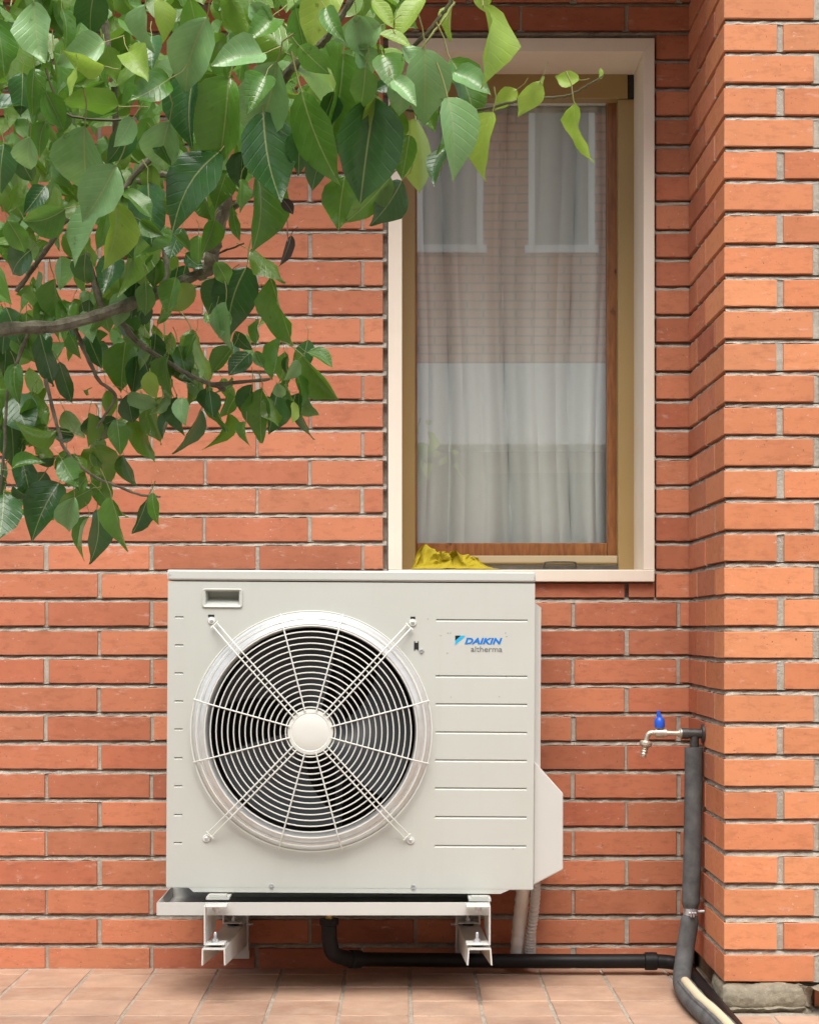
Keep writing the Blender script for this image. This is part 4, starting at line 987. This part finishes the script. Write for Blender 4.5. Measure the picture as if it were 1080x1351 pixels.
# leaves farther back in the crown
def inside(x, y, poly):
    c = False; n = len(poly); j = n - 1
    for i in range(n):
        if (poly[i][1] > y) != (poly[j][1] > y) and x < (poly[j][0] - poly[i][0]) * (y - poly[i][1]) / (poly[j][1] - poly[i][1]) + poly[i][0]: c = not c
        j = i
    return c
C1 = [(-20, -30), (560, -30), (530, 60), (470, 150), (400, 190), (340, 250), (270, 300), (210, 330), (90, 300), (-20, 330)]
C2 = [(-20, 300), (200, 330), (260, 380), (240, 480), (170, 470), (-20, 480)]
C3 = [(-20, 480), (60, 500), (60, 560), (20, 660), (-20, 700)]
C4 = [(150, 400), (320, 420), (350, 470), (300, 520), (240, 560), (180, 560), (120, 500)]
C5 = [(300, 465), (410, 465), (420, 540), (330, 560), (280, 540)]
def rand_leaf(poly, dmin, dmax, small=False):
    xs = [p[0] for p in poly]; ys = [p[1] for p in poly]
    while True:
        x, y = rng.uniform(min(xs), max(xs)), rng.uniform(min(ys), max(ys))
        if inside(x, y, poly): break
    a = R(90 + rng.gauss(0, 38)); ln = rng.uniform(36, 64); wr = rng.uniform(.28, .64)
    if small: a = R(90 + rng.gauss(0, 24)); ln = rng.uniform(34, 58); wr = rng.uniform(.18, .55)
    d = rng.uniform(dmin, dmax); ln *= 2.5 / d
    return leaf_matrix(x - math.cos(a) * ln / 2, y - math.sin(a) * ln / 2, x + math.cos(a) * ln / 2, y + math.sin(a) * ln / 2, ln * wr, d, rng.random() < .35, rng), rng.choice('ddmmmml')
C6 = [(60, 545), (150, 540), (175, 610), (150, 690), (60, 690), (15, 660)]
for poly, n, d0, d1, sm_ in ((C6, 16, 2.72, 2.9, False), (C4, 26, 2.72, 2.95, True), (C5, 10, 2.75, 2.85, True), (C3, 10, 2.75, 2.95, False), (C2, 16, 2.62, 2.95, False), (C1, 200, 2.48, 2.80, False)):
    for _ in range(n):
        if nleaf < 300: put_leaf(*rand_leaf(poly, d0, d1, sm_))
# the crown beyond the frame: one mass of leaves
st = MB(); uvall = []
for poly, n_, d0, d1 in ((C1, 330, 2.58, 3.1), ([(-20, -20), (190, -20), (190, 320), (-20, 330)], 110, 2.5, 2.9), (C2, 54, 2.8, 3.2), (C3, 20, 2.85, 3.1), (C4, 10, 2.9, 3.1)):
    for _ in range(n_):
        mt, _t = rand_leaf(poly, d0, d1); me = rng.choice(LM['m'])
        st.add([mt @ v.co for v in me.vertices], [tuple(p.vertices) for p in me.polygons if p.material_index == 0])
for _ in range(420):
    x = rng.uniform(-760, -60); y = rng.uniform(-700, 520)
    if rng.random() < .45: x = rng.uniform(-700, 420); y = rng.uniform(-760, -70)
    a = R(90 + rng.gauss(0, 45)); ln = rng.uniform(55, 85); d = rng.uniform(2.1, 3.0)
    mt = leaf_matrix(x, y, x + math.cos(a) * ln, y + math.sin(a) * ln, ln * .5, d, rng.random() < .3, rng)
    me = rng.choice(LM['m']); st.add([mt @ v.co for v in me.vertices], [tuple(p.vertices) for p in me.polygons if p.material_index == 0])
cr = st.build('crown', M['leaf_m'], tree, True); cr['kind'] = 'stuff'; cr.data.uv_layers.new(name='UVMap')
# trunk and branches
tk = MB(); tk.tube(smooth_path([(-1.35, -2.15, -.05), (-1.33, -2.13, .45), (-1.26, -2.1, .9), (-1.2, -2.08, 1.4), (-1.1, -2.1, 1.9), (-1.0, -2.15, 2.5)], 6), [.062 - .0012 * i for i in range(31)], 16, rough=.06, seed=2)
tk.build('trunk', M['bark'], tree, True)
def branch(pts, r0, r1, d0, d1, mat='bark', n=8):
    n_ = len(pts); w_ = [P(x, y, d0 + (d1 - d0) * i / max(1, n_ - 1) - CD) for i, (x, y) in enumerate(pts)]
    sp = smooth_path(w_, 6); m = MB(); k = len(sp) - 1; rg = random.Random(len(pts) * 7 + int(pts[0][0]))
    m.tube([p + Vector((rg.uniform(-1, 1), rg.uniform(-1, 1), rg.uniform(-1, 1))) * .0007 for p in sp], [(r0 + (r1 - r0) * i / k) * d0 / F * (1 + .10 * math.sin(i * 1.7)) for i in range(k + 1)], n, rough=.08, seed=4)
    m.build('branch', M[mat], tree, True)
branch([(-640, 470), (-400, 500), (-180, 462), (-60, 446), (20, 433), (80, 429), (150, 409), (215, 383), (262, 360), (280, 348)], 10.5, 7.0, 2.55, 2.68)
branch([(262, 362), (276, 350), (283, 322), (291, 290), (298, 262), (300, 236), (322, 217), (345, 195), (354, 178), (372, 110), (388, 87), (410, 66), (427, 55), (440, 36), (455, 13), (475, -20)], 10, 3.5, 2.67, 2.42)
branch([(287, 296), (303, 277), (322, 263), (345, 247), (366, 236)], 5.5, 3, 2.66, 2.6)
branch([(215, 385), (219, 350), (216, 325), (214, 300)], 4.5, 3, 2.7, 2.75)
branch([(120, -40), (135, 15), (142, 60), (150, 110), (152, 165), (150, 200)], 5.5, 3.5, 2.56, 2.62)
branch([(225, 185), (180, 227), (150, 265), (93, 285), (67, 320), (45, 352), (22, 384)], 4.5, 3.5, 2.58, 2.68)
branch([(170, 240), (190, 238), (215, 230), (250, 236), (292, 232)], 4, 5, 2.66, 2.66)
branch([(113, 336), (122, 365), (133, 405)], 4.5, 5, 2.64, 2.66)
branch([(98, 430), (112, 464), (130, 501), (152, 522), (140, 545), (128, 565)], 3, 1.8, 2.68, 2.74)
branch([(60, 500), (75, 560), (88, 597), (120, 626), (150, 640), (186, 653), (212, 655)], 3, 1.3, 2.74, 2.76, 'bark', 6)
branch([(150, 410), (180, 450), (205, 468), (245, 492), (275, 505), (310, 505), (356, 500)], 4.2, 2.4, 2.7, 2.78)
branch([(275, 505), (298, 514)], 3.2, 3.2, 2.77, 2.77)
branch([(500, 108), (513, 96), (533, 73), (564, 42), (580, 22), (593, 4), (606, -30)], 3.2, 2.4, 2.44, 2.42, 'twig', 7)
branch([(545, 80), (562, 55), (585, 25), (600, 2)], 1.8, 1.6, 2.45, 2.44, 'petiole', 6)
branch([(535, 144), (600, 150), (660, 138), (700, 130), (735, 128), (758, 122), (775, 112), (796, 99)], 2.2, 1.2, 2.46, 2.42, 'twig', 6)
branch([(60, 90), (75, 132), (87, 150), (120, 157), (175, 158)], 1.6, 2, 2.5, 2.52, 'twig', 6)
branch([(375, 270), (378, 290), (380, 318)], .9, .8, 2.6, 2.6, 'bark', 5)
branch([(284, 336), (303, 328), (322, 321)], 1.6, 1.1, 2.67, 2.62, 'twig', 5)
branch([(40, 435), (25, 470), (10, 520), (5, 600), (0, 650)], 3, 1.6, 2.7, 2.76)
